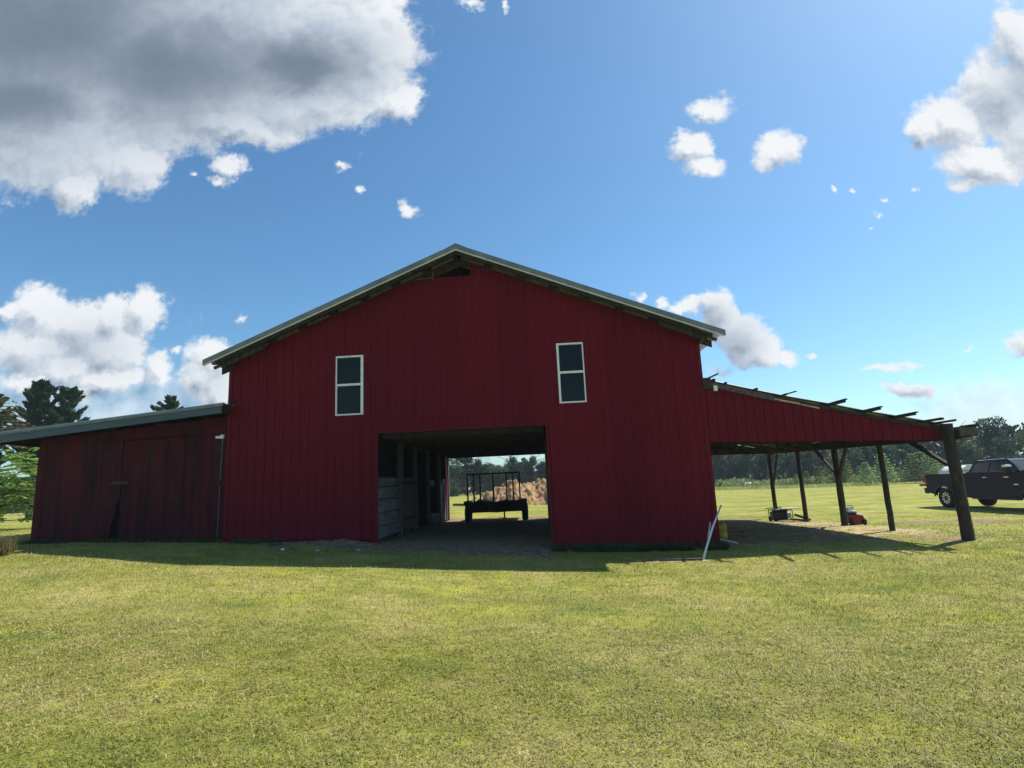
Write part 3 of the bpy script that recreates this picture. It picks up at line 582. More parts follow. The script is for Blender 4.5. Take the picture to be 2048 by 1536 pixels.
# ------------------------------------------------------------------ closed shed on the left of the barn
def zs(x): return 2.29+.0768*(x+3.69)
SX0, SX1, SY = -8.96, -3.94, 8.0
m = MB()
m.box(SX0, SX0+.06, -.03, SY, -1.15, 1.60); m.box(SX0, SX1, SY-.05, SY, -1.2, 1.6)
m.box(SX0+.07, SX1-.02, .30, .33, -1.1, 1.9)
shed = m.build('side_shed', M_DARK, B)
m = MB(); xs0, xs1 = -10.35, -3.72
rs = roof_slope(xs1, xs0, -.6, SY+.3, lambda x: zs(x), th=.03).build('shed_roof', M_GALV, shed)
m = MB(); m.prism([(xs1, zs(xs1)-.012), (xs0, zs(xs0)-.012), (xs0, zs(xs0)-.075), (xs1, zs(xs1)-.075)], 'y', -.655, -.63); m.build('roof_edge', M_TRIM, shed)
m = MB(); m.prism([(xs1-.04, zs(xs1)-.05), (xs0, zs(xs0)-.05), (xs0, zs(xs0)-.27), (xs1-.04, zs(xs1)-.245)], 'y', -.63, -.59); m.build('fascia', M_BLUEF, shed)
for k in range(11):
    x = -10.1+k*.62; m = MB(); m.beam((x, -.58, zs(x)-.12), (x, SY+.2, zs(x)-.12), .05, .14); m.build('shed_rafter', M_DARK, shed)
m = MB()
for k in range(22):   # boards over the doors up to the roof
    x = SX0+.03+k*.229; m.box(x, x+.224, -.02+.004*(k % 3), .03, 1.56, zs(x)-.22)
m.build('upper_boards', M_WOODRED, shed)
m = MB(); m.box(-5.95, -3.96, -.055, -.025, 1.60, 1.92); m.build('header_board', M_WOODRED, shed)
def planks(name, x0, x1, z1, n, cut, y=-.05):
    m = MB(); w = (x1-x0)/n
    for k in range(n):
        a = x0+k*w; b_ = a+w-.008; yo = y+random.uniform(-.008, .008)
        zb0 = cut(a); zb1 = cut(b_); zt = z1(a)
        i = len(m.v)
        m.v += [(a, yo, zb0), (b_, yo, zb1), (b_, yo, zt), (a, yo, zt), (a, yo+.025, zb0), (b_, yo+.025, zb1), (b_, yo+.025, zt), (a, yo+.025, zt)]
        m.f += [tuple(i+q for q in f) for f in ((0, 1, 2, 3), (7, 6, 5, 4), (0, 4, 5, 1), (1, 5, 6, 2), (2, 6, 7, 3), (3, 7, 4, 0))]
    return m.build(name, M_WOODRED, shed)
random.seed(5)
planks('shed_door', -6.64, -4.05, lambda x: 1.52+.012*(x+6.7), 11, lambda x: -1.02-.05*math.sin(x*5)-.012*(x+6))
planks('shed_door', -8.93, -6.98, lambda x: 1.55, 9, lambda x: -.95-.03*math.sin(x*7))
# the broken inner edge of the left leaf
m = MB(); m.prism([(-6.975, 1.55), (-6.67, 1.55), (-6.67, .04), (-6.74, -.06), (-6.75, -.35), (-6.84, -.62), (-6.88, -.85), (-6.975, -.97)], 'y', -.05, -.025); m.build('broken_board', M_WOODRED, shed)
m = MB(); m.box(-6.98, -6.45, -.075, -.052, .42, .50); m.build('latch_bar', M_WOODD, shed)
m = MB(); m.box(-4.20, -4.05, -.085, -.055, 1.47, 1.53); m.box(-4.07, -3.99, -.09, -.04, 1.46, 1.56); m.build('hinge', M_WHITE, shed)
m = MB(); m.beam((-4.02, -.06, 1.45), (-4.04, -.06, .4), .03, .03); m.beam((-4.04, -.06, .3), (-4.05, -.06, -1.0), .02, .02, jit=.01); m.build('door_edge_strip', M_WOOD, shed)
m = MB(); m.box(-4.035, -3.94, -.05, .0, -1.1, 1.55); m.build('corner_board', M_WOODRED, shed)
m = MB()
for a, b_ in ((-8.9, -7.6), (-7.5, -6.9)): m.box(a, b_, -.04, .02, -1.08, -.93)
m.build('sill_board', M_WOODD, shed)
# ------------------------------------------------------------------ open lean-to on the right
LX0, LX1 = 8.27, 13.78
def zt(x):
    xs_ = [8.25, 8.67, 9.35, 10.09, 11.25, 12.12, 12.8, 13.45, 14.5]; z_ = [2.27, 2.16, 1.96, 1.76, 1.48, 1.25, 1.09, .95, .68]
    return float(np.interp(x, xs_, z_))
def zbm(x): return .776-.040*(x-8.27)
lean = ribbed(LX0, LX1, lambda x: zt(x)-.05, zbm, y=-.005, phase=.05).build('lean_to', M_RED, B)
m = MB()
xs_ = [8.3, 8.8, 9.35, 10.09, 10.7, 11.4, 12.12, 12.8, 13.45, 14.05]
for p, q in zip(xs_, xs_[1:]): m.beam((p, -.03, zt(p)-.03), (q, -.03, zt(q)-.03), .05, .08, jit=.006)
m.build('top_rail', M_WOODD, lean)
m = MB(); m.beam((8.35, -.075, zt(8.35)-.03), (10.05, -.075, zt(10.05)-.05), .035, .13, jit=.01); m.build('rake_board', M_WOOD, lean)
m = MB(); m.box(8.22, 8.42, -.12, .0, 2.08, 2.36); m.beam((8.25, -.1, 2.3), (8.62, -.1, 2.45), .03, .04); m.build('blocking', M_WOODD, lean)
m = MB(); m.box(8.47, 8.56, -.13, -.08, 2.02, 2.15); m.build('white_block', M_WHITE, lean)
m = MB(); m.beam((9.9, -.09, 1.74), (10.5, -.09, 1.60), .012, .04, jit=.006); m.beam((10.45, -.10, 1.60), (10.95, -.11, 1.46), .012, .028, jit=.006); m.build('split_batten', mat_noise('bare split wood', (.4, .27, .2), (.6, .45, .35)), lean)
m = MB(); m.box(8.3, 13.75, .55, .60, .70, .84); m.build('front_beam', M_DARK, lean)  # dark colour stands in for the deep shade under the roof
m = MB(); m.beam((8.3, YB, .90), (13.9, YB, .92), .06, .22); m.build('rear_beam', M_WOODD, lean)
for xo in (-.13, .13):
    m = MB(); m.beam((13.88+xo, -.30, .66), (13.86+xo, YB+.25, .86), .05, .24); m.build('eave_beam', M_WOODD, lean)
m = MB(); m.box(13.95, 14.34, -.36, -.31, .62, .83); m.build('beam_end_board', M_WOOD, lean)
m = MB(); m.box(14.29, 14.36, -.30, .1, .60, .88); m.build('beam_end_block', M_WOODD, lean)
random.seed(3)
px = [(8.45, -.35, .06), (8.75, -.28, .05), (9.45, -.35, .05), (10.1, -.5, .05), (11.25, -.85, .09), (12.05, -.78, .09), (12.78, -.86, .09), (13.40, -.85, .06), (13.62, -.95, .04), (14.15, -.85, .06)]
for (x, y0, w) in px:
    y0 *= .78; m = MB(); z = zt(x)+.045; m.beam((x, y0, z+.012), (x+random.uniform(-.03, .03), YB+.3, z+.0), w, .05, jit=.006)
    if w > .08: m.beam((x+.02, y0-.07, z+.05), (x+.02, 1.2, z+.045), w*.75, .03)
    m.build('purlin', M_WOODD, lean)
m = MB(); m.beam((9.95, -.1, 1.79), (10.3, -.45, 1.86), .07, .02); m.build('loose_shingle_strip', M_WOODD, lean)
for k in range(8):
    y = .35+k*1.45; m = MB(); m.beam((8.3, y, zt(8.3)-.09), (13.95, y, zt(13.95)-.09), .05, .14); m.build('lean_to_rafter', M_WOODD, lean)
# a few pale ties under the roof
for (y, z) in ((2.2, .95), (6.2, 1.0)):
    m = MB(); m.beam((8.4, y, z+.25), (13.6, y+1.6, z-.05), .04, .09); m.build('tie_board', M_WOOD, lean)
m = MB(); m.prism([(8.3, .85), (13.8, .85), (13.8, zt(13.8)-.1), (8.3, zt(8.3)-.1)], 'y', YB+.04, YB+.07); m.build('rear_gable', M_DARK, lean)
LR = roof_slope(8.27, 14.10, .04, YB+.35, lambda x: zt(x)+.105, th=.02, hg=.018).build('lean_to_roof', M_GALV, lean)
# posts
PY = [0.0, 2.66, 5.33, 7.99, 10.65]; PR = [.125, .075, .10, .08, .08]; PX = [13.87, 13.82, 13.9, 13.87, 13.84]
for k, (y, r, x) in enumerate(zip(PY, PR, PX)):
    zg = g1(x, y); m = MB()
    yo = -.12 if k == 0 else y
    top = .93 if k == 0 else .78
    lean_x = -.03 if k == 0 else 0
    n = 9; pts = [(x+lean_x*(i/n)+random.uniform(-.006, .006), yo, zg-.1+(top-zg+.1)*i/n) for i in range(n+1)]
    rs_ = [r*(1.06-.10*i/n) for i in range(n+1)]
    m.tube(pts, rs_, n=9, noise=.06); m.build('post', M_WOODD, lean, smooth=False)
def brace(y0, z0, y1, z1, x=13.88, w=.07):
    m = MB(); m.beam((x, y0, z0), (x, y1, z1), w, w*1.3, upv=(1, 0, 0), jit=.006); m.build('brace', M_WOODD, lean)
brace(.10, -.03, 1.38, .62, 13.86, .075)
brace(5.42, -.14, 6.6, .68); brace(5.22, -.28, 4.5, .68)
brace(10.6, -.5, 9.9, .68, w=.055)
# ------------------------------------------------------------------ small things round the barn
def lie(name, p0, p1, w, h, mat, label, cat, jit=.004, group=None):
    m = MB(); m.beam(p0, p1, w, h, jit=jit); o = m.build(name, mat, None, org=((p0[0]+p1[0])/2, (p0[1]+p1[1])/2, min(p0[2], p1[2]))); return tag(o, label, cat, group)
z0 = g1(7.4, -1.58)
m = MB(); m.tube([(7.40, -1.56, z0-.02), (7.62, -1.22, z0+.26), (7.90, -.80, z0+.6), (8.34, -.12, z0+1.02)], [.024, .024, .023, .018], n=10)
tag(m.build('plastic_pipe', M_PVC, None, smooth=True, org=(7.4, -1.56, z0)), 'longer white pipe leaning to the right past the barn corner', 'pipe', 'white pipes leaning at the barn corner')
m = MB(); m.tube([(7.44, -1.50, z0-.02), (7.72, -.92, z0+.28), (8.03, -.16, z0+.64)], [.02, .02, .02], n=10)
tag(m.build('plastic_pipe', M_PVC, None, smooth=True, org=(7.44, -1.5, z0)), 'shorter white pipe standing upright against the red wall beside the longer one', 'pipe', 'white pipes leaning at the barn corner')
lie('pipe', (8.36, .65, -1.58), (8.82, .45, -1.70), .03, .03, M_PVC, 'short white stick on the bare soil just past the barn corner', 'stick')
# yellow drum behind the corner
yb = thing('plastic_drum', (8.80, 1.7, g1(8.80, 1.7)), 'yellow plastic drum on the soil behind the right corner of the barn', 'drum')
zg = yb.location.z; m = MB()
m.lathe([(.01, 0), (.15, 0), (.17, .03), (.175, .12), (.165, .14), (.165, .22), (.175, .24), (.17, .34), (.13, .40), (.06, .415), (.01, .415)], (8.80, 1.7, zg), n=20); m.build('drum_body', M_YEL, yb, smooth=True)
m = MB(); m.lathe([(.045, .41), (.045, .445), (.01, .447)], (8.84, 1.66, zg), n=14); m.build('cap', M_BLK, yb, smooth=True)
m = MB(); m.tube([(8.73, 1.6, zg+.38), (8.76, 1.55, zg+.44), (8.84, 1.55, zg+.44), (8.88, 1.6, zg+.38)], [.014]*4, n=8); m.build('drum_handle', M_YEL, yb)
# boards and stones by the wall
lie('board', (6.25, -1.62, g1(6.25, -1.62)+.02), (7.38, -1.60, g1(7.38, -1.6)+.02), .10, .035, M_WOOD, 'long pale board lying in the grass edge below the right-hand red wall', 'board')
lie('board', (-2.45, -.62, g1(-2.45, -.62)+.04), (-2.12, -.72, g1(-2.12, -.72)+.04), .13, .03, M_WOOD, 'short grey board dropped in front of the left red wall', 'board')
lie('sill_beam', (-1.0, .06, -1.28), (-.2, .08, -1.36), .12, .13, M_WOOD, 'exposed grey sill timber under the raised bottom of the red wall left of the doorway', 'timber')
lie('board', (-.85, -.02, -1.26), (-.32, .0, -1.33), .02, .09, M_WOOD, 'splintered pale board poking out beneath the wall left of the doorway', 'board')
def stone(x, y, r, mat, label, sq=.6):
    m = MB(); n, k = 9, 6; z = g1(x, y)+r*sq*.4
    for i in range(1, k):
        for j in range(n):
            a = math.pi*i/k; b_ = 2*math.pi*j/n; q = r*(1+random.uniform(-.15, .15)); m.v.append((x+q*math.sin(a)*math.cos(b_), y+q*math.sin(a)*math.sin(b_)*.8, z+q*sq*math.cos(a)))
    for i in range(k-2):
        for j in range(n): m.f.append((i*n+j, (i+1)*n+j, (i+1)*n+(j+1) % n, i*n+(j+1) % n))
    m.f.append(tuple(range(n))); m.f.append(tuple(range((k-2)*n, (k-1)*n))[::-1])
    tag(m.build('stone', mat, None, smooth=True, org=(x, y, z)), label, 'stone')
random.seed(11)
stone(-1.77, -1.35, .05, M_WHITE, 'small white stone in the shaded grass left of the doorway')
stone(-1.58, -1.30, .085, M_STONEB, 'flat brown stone beside the small white stone', .4)
stone(-.95, -1.42, .06, M_STONE, 'pale grey stone at the edge of the loose soil', .5)
stone(-.72, -1.50, .05, M_STONEB, 'dark stone next to the soil heap left of the doorway')
stone(-.1, -1.2, .05, M_STONE, 'small rough stone in front of the left door jamb')
# machine under the lean-to (black, with a pale board on it)
GX, GY = 13.25, 8.75; gzz = g1(GX, GY)
gen = thing('portable_generator', (GX, GY, gzz), 'black portable generator in a tube frame beside the rearmost lean-to post', 'generator')
m = MB(); m.box(GX-.32, GX+.20, GY-.2, GY+.2, gzz+.04, gzz+.36); m.build('engine_housing', M_BLK, gen, bevel=.02)
m = MB(); m.box(GX-.26, GX+.26, GY-.18, GY+.18, gzz+.36, gzz+.455); m.build('fuel_tank', M_BLK, gen, bevel=.04)
m = MB(); 
for sy in (-.24, .24):
    for sx in (-.34, .36): m.tube([(GX+sx, GY+sy, gzz), (GX+sx, GY+sy, gzz+.42)], [.016, .016], n=8)
    m.tube([(GX-.34, GY+sy, gzz+.42), (GX+.36, GY+sy, gzz+.42)], [.016]*2, n=8); m.tube([(GX-.34, GY+sy, gzz+.06), (GX+.36, GY+sy, gzz+.06)], [.016]*2, n=8)
m.build('tube_frame', M_BLK, gen)
m = MB(); m.box(GX+.2, GX+.33, GY-.18, GY+.1, gzz+.1, gzz+.3); m.build('muffler', M_SIL, gen)
for sy in (-.27, .27):
    m = MB(); m.lathe([(.01, -.02), (.08, -.02), (.09, 0), (.08, .02), (.01, .02)], (GX-.28, GY+sy, gzz+.08), 'y', 14); m.build('wheel', M_TYRE, gen, smooth=True)
lie('board', (GX-.05, GY-.28, gzz+.475), (GX+.62, GY-.24, gzz+.46), .2, .035, M_PVC, 'pale board lying across the top of the black generator', 'board')
lie('board', (GX-.55, GY-.1, gzz+.50), (GX+.1, GY+.1, gzz+.51), .08, .03, M_DARK, 'dark slat resting on the left end of the black generator', 'board')
lie('timber', (13.55, 8.2, g1(13.6, 8.2)+.26), (14.05, 8.05, g1(14.05, 8.05)+.05), .12, .08, M_WOODD, 'dark timber end propped up between the generator and a lean-to post', 'timber')
lie('timber', (13.4, 8.25, g1(13.4, 8.25)+.08), (13.95, 7.95, g1(13.95, 7.95)+.04), .2, .07, M_WOOD, 'weathered grey timber lying under the propped dark timber end', 'timber')
# red mower
MX, MY = 14.42, 5.75; mz = g1(MX, MY)
mo = thing('push_mower', (MX, MY, mz), 'red garden machine with black and white top behind the middle lean-to post', 'mower')
m = MB(); m.prism([(MX-.36, mz+.07), (MX+.30, mz+.05), (MX+.34, mz+.12), (MX+.30, mz+.27), (MX-.05, mz+.32), (MX-.38, mz+.30)], 'y', MY-.24, MY+.24); m.build('deck', M_REDP, mo, bevel=.03)
m = MB(); m.box(MX-.30, MX+.12, MY-.17, MY+.17, mz+.325, mz+.42); m.build('engine', M_BLK, mo, bevel=.03)
m = MB(); m.box(MX-.32, MX+.06, MY-.19, MY+.15, mz+.42, mz+.47); m.prism([(MX-.3, mz+.50), (MX+.0, mz+.50), (MX-.06, mz+.57), (MX-.28, mz+.57)], 'y', MY-.14, MY+.12); m.build('engine_cover', M_PVC, mo, bevel=.015)
m = MB(); m.tube([(MX+.02, MY-.2, mz+.35), (MX+.25, MY-.21, mz+.33), (MX+.3, MY-.2, mz+.28)], [.03]*3, n=10); m.build('muffler', M_CHR, mo)
m = MB(); m.tube([(MX-.34, MY-.15, mz+.47), (MX-.3, MY-.15, mz+.62), (MX-.12, MY-.15, mz+.645), (MX-.02, MY-.15, mz+.56)], [.014]*4, n=8); m.build('handle', M_BLK, mo)
for sx, sy, r in ((.33, -.27, .1), (.33, .27, .1), (-.3, -.27, .12), (-.3, .27, .12)):
    w = MB(); w.lathe([(.02, -.03), (r*.9, -.03), (r, -.015), (r, .015), (r*.9, .03), (.02, .03)], (MX+sx, MY+sy, mz+r), 'y', 16); wh = w.build('wheel', M_TYRE, mo, smooth=True)
    w = MB(); w.lathe([(.005, -.036), (r*.5, -.034), (r*.5, .034), (.005, .036)], (MX+sx, MY+sy, mz+r), 'y', 12); w.build('hub', M_BLK, wh, smooth=True)
mo.scale = (.68, .85, 1.0)
# ------------------------------------------------------------------ hay trailer standing in the rear doorway
TX0, TX1, TY = .98, 3.40, 8.7; tz = -1.50
tr = thing('flat_trailer', ((TX0+TX1)/2, TY, tz), 'dark flat trailer with a tall rail rack standing in the rear doorway', 'trailer')
m = MB()
m.box(TX0+.05, TX1-.05, TY, TY+3.1, tz+.52, tz+.66); m.box(TX0+.0, TX1-.0, TY-.05, TY+.0, tz+.40, tz+.80)
m.prism([(TX0+.3, tz+.52), (TX1-.3, tz+.52), (TX1-.75, tz+.36), ((TX0+TX1)/2, tz+.33), (TX0+.75, tz+.36)], 'y', TY+.9, TY+1.0)
m.build('bed', M_RUST, tr)
m = MB(); m.box(TX0-.06, TX0+.14, TY-.04, TY+1.2, tz+.70, tz+.86); m.box(TX1-.2, TX1+.02, TY-.04, TY+1.2, tz+.70, tz+.86); m.build('mudguard', M_RUST, tr)
rk0, rk1, rz = TX0+.10, TX1-.22, tz+1.92
m = MB(); yk = TY+.08
for f in (0, .12, .245, .495, .75, .875, 1):
    x = rk0+(rk1-rk0)*f; m.beam((x, yk, tz+.66), (x, yk, rz), .06, .06, upv=(0, 1, 0))
m.beam((rk0-.03, yk, rz), (rk1+.03, yk, rz), .06, .06); m.build('rail_rack', M_BLK, tr)
for x in (TX0-.02, TX1-.06):
    w = MB(); w.lathe([(.14, -.02), (.30, -.02), (.345, .01), (.355, .06), (.355, .14), (.345, .19), (.30, .22), (.14, .22)], (x-.02 if x < 2 else x-.10, TY+.45, tz+.355), 'x', 26); wh = w.build('wheel', M_TYRE, tr, smooth=True)
    w = MB(); w.lathe([(.01, .03), (.13, .03), (.15, .06), (.15, .16), (.01, .17)], (x-.02 if x < 2 else x-.10, TY+.45, tz+.355), 'x', 16); w.build('rim', M_RUST, wh, smooth=True)
m = MB(); m.tube([(2.35, TY+2.6, tz), (2.35, TY+2.6, tz+.52)], [.035, .03], n=8); m.box(2.27, 2.43, TY+2.52, TY+2.68, tz-.01, tz+.02); m.build('jack_stand', M_RUST, tr)
m = MB(); m.beam((1.7, TY+3.1, tz+.55), (2.2, TY+4.4, tz+.45), .08, .08); m.beam((2.7, TY+3.1, tz+.55), (2.2, TY+4.4, tz+.45), .08, .08); m.build('drawbar', M_RUST, tr)
random.seed(21)
N = 26; m = MB()
for j, y in enumerate((TY+.03, TY+.35, TY+.8, TY+1.5)):
    for i in range(N+1):
        f = i/N; x = TX0+.14+(TX1-TX0-.34)*f
        h = .10+.10*math.sin(f*7.5)**2*(1-abs(f-.4))+random.uniform(-.02, .03)-(.06 if .45 < f < .68 else 0)
        m.v.append((x, y, tz+.70+max(.0, h)*(1 if 0 < j < 3 else .6)))
for j in range(3):
    for i in range(N): a = j*(N+1)+i; m.f.append((a, a+1, a+N+2, a+N+1))
k0 = len(m.v)
for i in range(N+1): m.v.append((m.v[i][0], TY+.03, tz+.665)); m.v.append((m.v[3*(N+1)+i][0], TY+1.5, tz+.665))
for i in range(N): m.f.append((i, i+1, k0+2*i+2, k0+2*i)); m.f.append((3*(N+1)+i, 3*(N+1)+i+1, k0+2*i+3, k0+2*i+1))
tag(m.build('hay_remains', M_DARK, None, org=(2, TY, tz+.66)), 'lumpy dark heap of old hay spread over the trailer bed', 'hay')
# net hanging in the rear doorway
m = MB(); 
for k in range(15):
    f = k/14; m.beam((.75+1.1*f, 10.55, 1.18-.0*f), (.55+1.35*f, 10.5, .55-.55*(1-abs(2*f-1))*.4), .005, .005)
for k in range(7):
    f = k/6.
    m.beam((.75-.2*f, 10.55, 1.16-.62*f), (1.3, 10.52, 1.05-.62*f), .005, .005); m.beam((1.3, 10.52, 1.05-.62*f), (1.85+.05*f, 10.55, 1.16-.62*f), .005, .005)
tag(m.build('torn_netting', M_WOODD, None, org=(1.2, 10.55, 1.1)), 'torn netting sagging from the head of the rear doorway', 'netting')
m = MB(); pts = [(2.2+2.1*k/10, 10.6, 1.17-.22*math.sin(math.pi*k/10)-.16*k/10) for k in range(11)]; m.tube(pts, [.009]*11, n=6)
tag(m.build('cable', M_WOODD, None, org=(3.2, 10.6, 1.1)), 'thin cable drooping across the top right of the rear doorway', 'cable')
# ------------------------------------------------------------------ pickup truck, heading towards the viewer on the right
def pickup():
    t = thing('pickup_truck', (0, 0, 0), 'dark navy crew cab pickup with lowered tailgate on the lawn at right', 'pickup truck')
    # local: x forward, y left, z up; rear axle at x=0; near side is y=-1
    WBs = 4.40; R = .43; hw = 1.0
    def arc(cx, r, a0, a1, n=10): return [(cx+r*math.cos(rad(a0+(a1-a0)*i/n)), R-.02+r*math.sin(rad(a0+(a1-a0)*i/n))) for i in range(n+1)]
    bed = [(-1.00, .72), (-.60, .60)]+arc(0, .56, 168, 12)+[(.62, .52), (1.48, .50), (1.48, 1.47), (-.98, 1.46), (-1.04, 1.38)]
    for s in (-1, 1):
        m = MB(); m.prism(bed, 'y', s*hw, s*(hw-.09)); m.build('bed_side', M_NAVY, t, bevel=.02)
    m = MB(); m.box(-.98, 1.46, -hw+.1, hw-.1, .82, .88); m.box(1.40, 1.46, -hw+.1, hw-.1, .88, 1.45)
    m.box(-.9, 5.2, -.55, .55, .48, .68); m.build('chassis', M_BLK, t)
    cab = [(1.50, .50), (3.80, .50)]+[(x, z) for x, z in arc(WBs, .56, 168, 12)]+[(5.02, .52), (5.28, .58), (5.36, .80), (5.36, 1.15), (5.2, 1.38), (3.99, 1.52), (3.93, 1.50), (1.50, 1.50)]
    m = MB(); m.prism(cab, 'y', -hw+.0, hw-.0); body = m.build('cab_body', M_NAVY, t, bevel=.03)
    gh = [(1.500, 1.50), (1.610, 1.90), (1.750, 1.985), (3.030, 2.02), (3.250, 1.98), (3.950, 1.53)]
    m = MB(); n = len(gh)
    for s in (-1, 1):
        for x, z in gh:
            m.v.append((x, s*(hw-.03-.24*(z-1.5)/.5), z))
    m.f.append(tuple(range(n))); m.f.append(tuple(range(2*n-1, n-1, -1)))
    for k in range(n): m.f.append((k, (k+1) % n, n+(k+1) % n, n+k))
    m.build('cab_roof', M_NAVY, t, bevel=.02)
    def side(pts, off, s): return [(x, s*(hw-.03-.24*(z-1.5)/.5+off), z) for x, z in pts]
    for s in (-1, 1):
        for poly in ([(1.630, 1.54), (1.700, 1.84), (1.810, 1.90), (2.450, 1.93), (2.450, 1.54)], [(2.530, 1.54), (2.530, 1.93), (3.030, 1.93), (3.210, 1.88), (3.650, 1.58), (3.630, 1.54)]):
            m = MB(); m.quad(*side(poly, .006, s)); m.build('side_window', M_CGLASS, t)
        m = MB(); m.quad(*side([(1.590, 1.515), (1.590, 1.532), (3.730, 1.532), (3.730, 1.515)], .009, s)); m.build('window_trim', M_CHR, t)
        m = MB(); m.box(3.55, 3.71, min(s*(hw+.06), s*(hw+.30)), max(s*(hw+.06), s*(hw+.30)), 1.47, 1.80); mi = m.build('mirror', M_BLK, t, bevel=.03)
        m = MB(); y0, y1 = sorted((s*(hw+.055), s*(hw+.305))); m.box(3.54, 3.72, y0, y1, 1.70, 1.79); m.build('mirror_cap', M_CHR, mi, bevel=.02)
        for xh in (2.33, 3.35):
            m = MB(); y0, y1 = sorted((s*(hw+.0), s*(hw+.035))); m.box(xh-.11, xh+.11, y0, y1, 1.30, 1.335); m.build('door_handle', M_CHR, t)
        for xd in (1.53, 2.51, 3.82):
            m = MB(); y0, y1 = sorted((s*(hw-.01), s*(hw+.003))); m.box(xd, xd+.012, y0, y1, .62, 1.49); m.build('door_gap', M_BLK, t)
        m = MB(); y0, y1 = sorted((s*(hw+.0), s*(hw+.008))); m.box(3.60, 3.80, y0, y1, 1.02, 1.055); m.build('side_badge', M_CHR, t)
        m = MB(); y0, y1 = sorted((s*(hw-.12), s*(hw+.06))); m.box(1.55, 3.75, y0, y1, .44, .50); m.build('step_bar', M_BLK, t, bevel=.01)
        for cx in (0, WBs):
            m = MB(); a = arc(cx, .56, 172, 8, 16); b_ = arc(cx, .62, 172, 8, 16)
            for (p, q, r_, u_) in zip(a, a[1:], b_[1:], b_): m.quad(*[(w[0], s*(hw+.012), w[1]) for w in (p, q, r_, u_)])
            m.build('arch_flare', M_BLK, t)
            w = MB(); yc = s*.86
            w.lathe([(.27, -.13), (.38, -.135), (.42, -.11), (.43, -.05), (.43, .05), (.42, .11), (.38, .135), (.27, .13)], (cx, yc, R), 'y', 36); wh = w.build('wheel', M_TYRE, t, smooth=True)
            w = MB(); w.lathe([(.275, -.10), (.265, s*.05), (.275, .10)], (cx, yc, R), 'y', 28); w.lathe([(.01, s*.02), (.27, s*.02)], (cx, yc, R), 'y', 28); w.build('rim', M_BLK, wh)
            w = MB()
            for k in range(10):
                a0 = 2*math.pi*(k+.5)/10
                def pp(r, da): return (cx+r*math.cos(a0+da), yc+s*.10, R+r*math.sin(a0+da))
                w.quad(pp(.10, -.16), pp(.262, -.19), pp(.262, .19), pp(.10, .16))
            w.build('spoke', M_SIL, wh)
            w = MB(); w.lathe([(.01, s*.115), (.07, s*.115), (.08, s*.10)], (cx, yc, R), 'y', 16); w.build('hub', M_BLK, wh)
        m = MB(); y0, y1 = sorted((s*(hw-.10), s*(hw+.006))); m.box(-1.05, -.93, y0, y1, 1.0, 1.38); m.build('tail_lamp', M_TAIL, t)
        m = MB(); y0, y1 = sorted((s*(hw-.32), s*(hw-.0))); m.box(5.3, 5.39, y0, y1, 1.0, 1.25); m.build('headlight', M_CHR, t)
    m = MB(); ws = [(3.40, 1.55), (2.76, 1.955)]
    m.quad((3.945, -.86, 1.56), (3.945, .86, 1.56), (3.285, .74, 1.975), (3.285, -.74, 1.975)); m.build('windscreen', M_CGLASS, t)
    m = MB(); m.quad((1.515, -.8, 1.57), (1.605, -.72, 1.88), (1.605, .72, 1.88), (1.515, .8, 1.57)); m.build('rear_window', M_CGLASS, t)
    m = MB(); m.prism([(3.95, 1.525), (5.16, 1.41), (5.31, 1.30), (5.33, 1.2), (3.95, 1.42)], 'y', -.84, .84); m.build('bonnet', M_NAVY, t, bevel=.04)
    m = MB(); m.box(5.36, 5.41, -.68, .68, .72, 1.26); m.build('grille', M_BLK, t)
    m = MB(); m.prism([(5.31, .48), (5.48, .5), (5.50, .72), (5.31, .78)], 'y', -.98, .98); m.build('front_bumper', M_CHR, t, bevel=.02)
    m = MB(); m.box(-1.68, -1.04, -.86, .86, .94, 1.03); m.build('tailgate', M_NAVY, t, bevel=.02)
    m = MB(); m.prism([(-1.04, .62), (-1.22, .64), (-1.24, .84), (-1.04, .86)], 'y', -.96, .96); m.box(-1.3, -.9, -.06, .06, .44, .56); m.build('rear_bumper', M_BLK, t, bevel=.015)
    for s in (-1, 1):
        m = MB(); m.tube([(3.1, s*.74, 2.03), (1.8, s*.74, 2.0)], [.012, .012], n=6); m.build('roof_edge_glint', M_CHR, t)  # bright tube added for the sun highlight along the cab roof edge
    return t
tk = pickup()
hd = rad(-87); axl = Vector((-math.sin(hd), math.cos(hd), 0)); near = Vector((21.95, 12.33, 0)); cen = near+axl*.98
zr_, zf_ = g1(22.8, 12.3), g1(23.0, 8.4)
tk.location = (cen.x, cen.y, zr_+.0); tk.rotation_euler = (0, -math.atan2(zf_-zr_, 4.04), hd)
# ------------------------------------------------------------------ camper behind the truck
cp = thing('camper_trailer', (31.5, 24.5, g1(31.5, 24.5)), 'white camper trailer with a rounded roof partly hidden behind the pickup', 'camper')
cx, cy, cz = cp.location
def cpr(name, m, mat, par=cp, **k): return m.build(name, mat, par, **k)
m = MB(); prof = [(-1.1, .45), (-1.12, 1.5), (-1.0, 1.85), (-.6, 2.05), (.6, 2.12), (2.3, 2.12), (2.9, 1.95), (3.1, 1.5), (3.0, .45)]
m.prism([(cx+u, cz+w) for u, w in prof], 'y', cy-1.05, cy+1.05); cpr('shell', m, M_CAMP, bevel=.12)
m = MB(); m.box(cx-.75, cx+.0, cy-1.075, cy-1.052, cz+1.35, cz+1.68); m.box(cx+1.0, cx+1.8, cy-1.075, cy-1.052, cz+1.35, cz+1.68); cpr('window', m, M_CGLASS)
m = MB(); m.box(cx+1.95, cx+2.4, cy-1.07, cy-1.052, cz+.6, cz+1.75); cpr('door', m, M_GALV)
m = MB(); m.box(cx-1.05, cx+3.0, cy-1.065, cy-1.052, cz+1.76, cz+1.82); cpr('stripe', m, M_BLUEF)
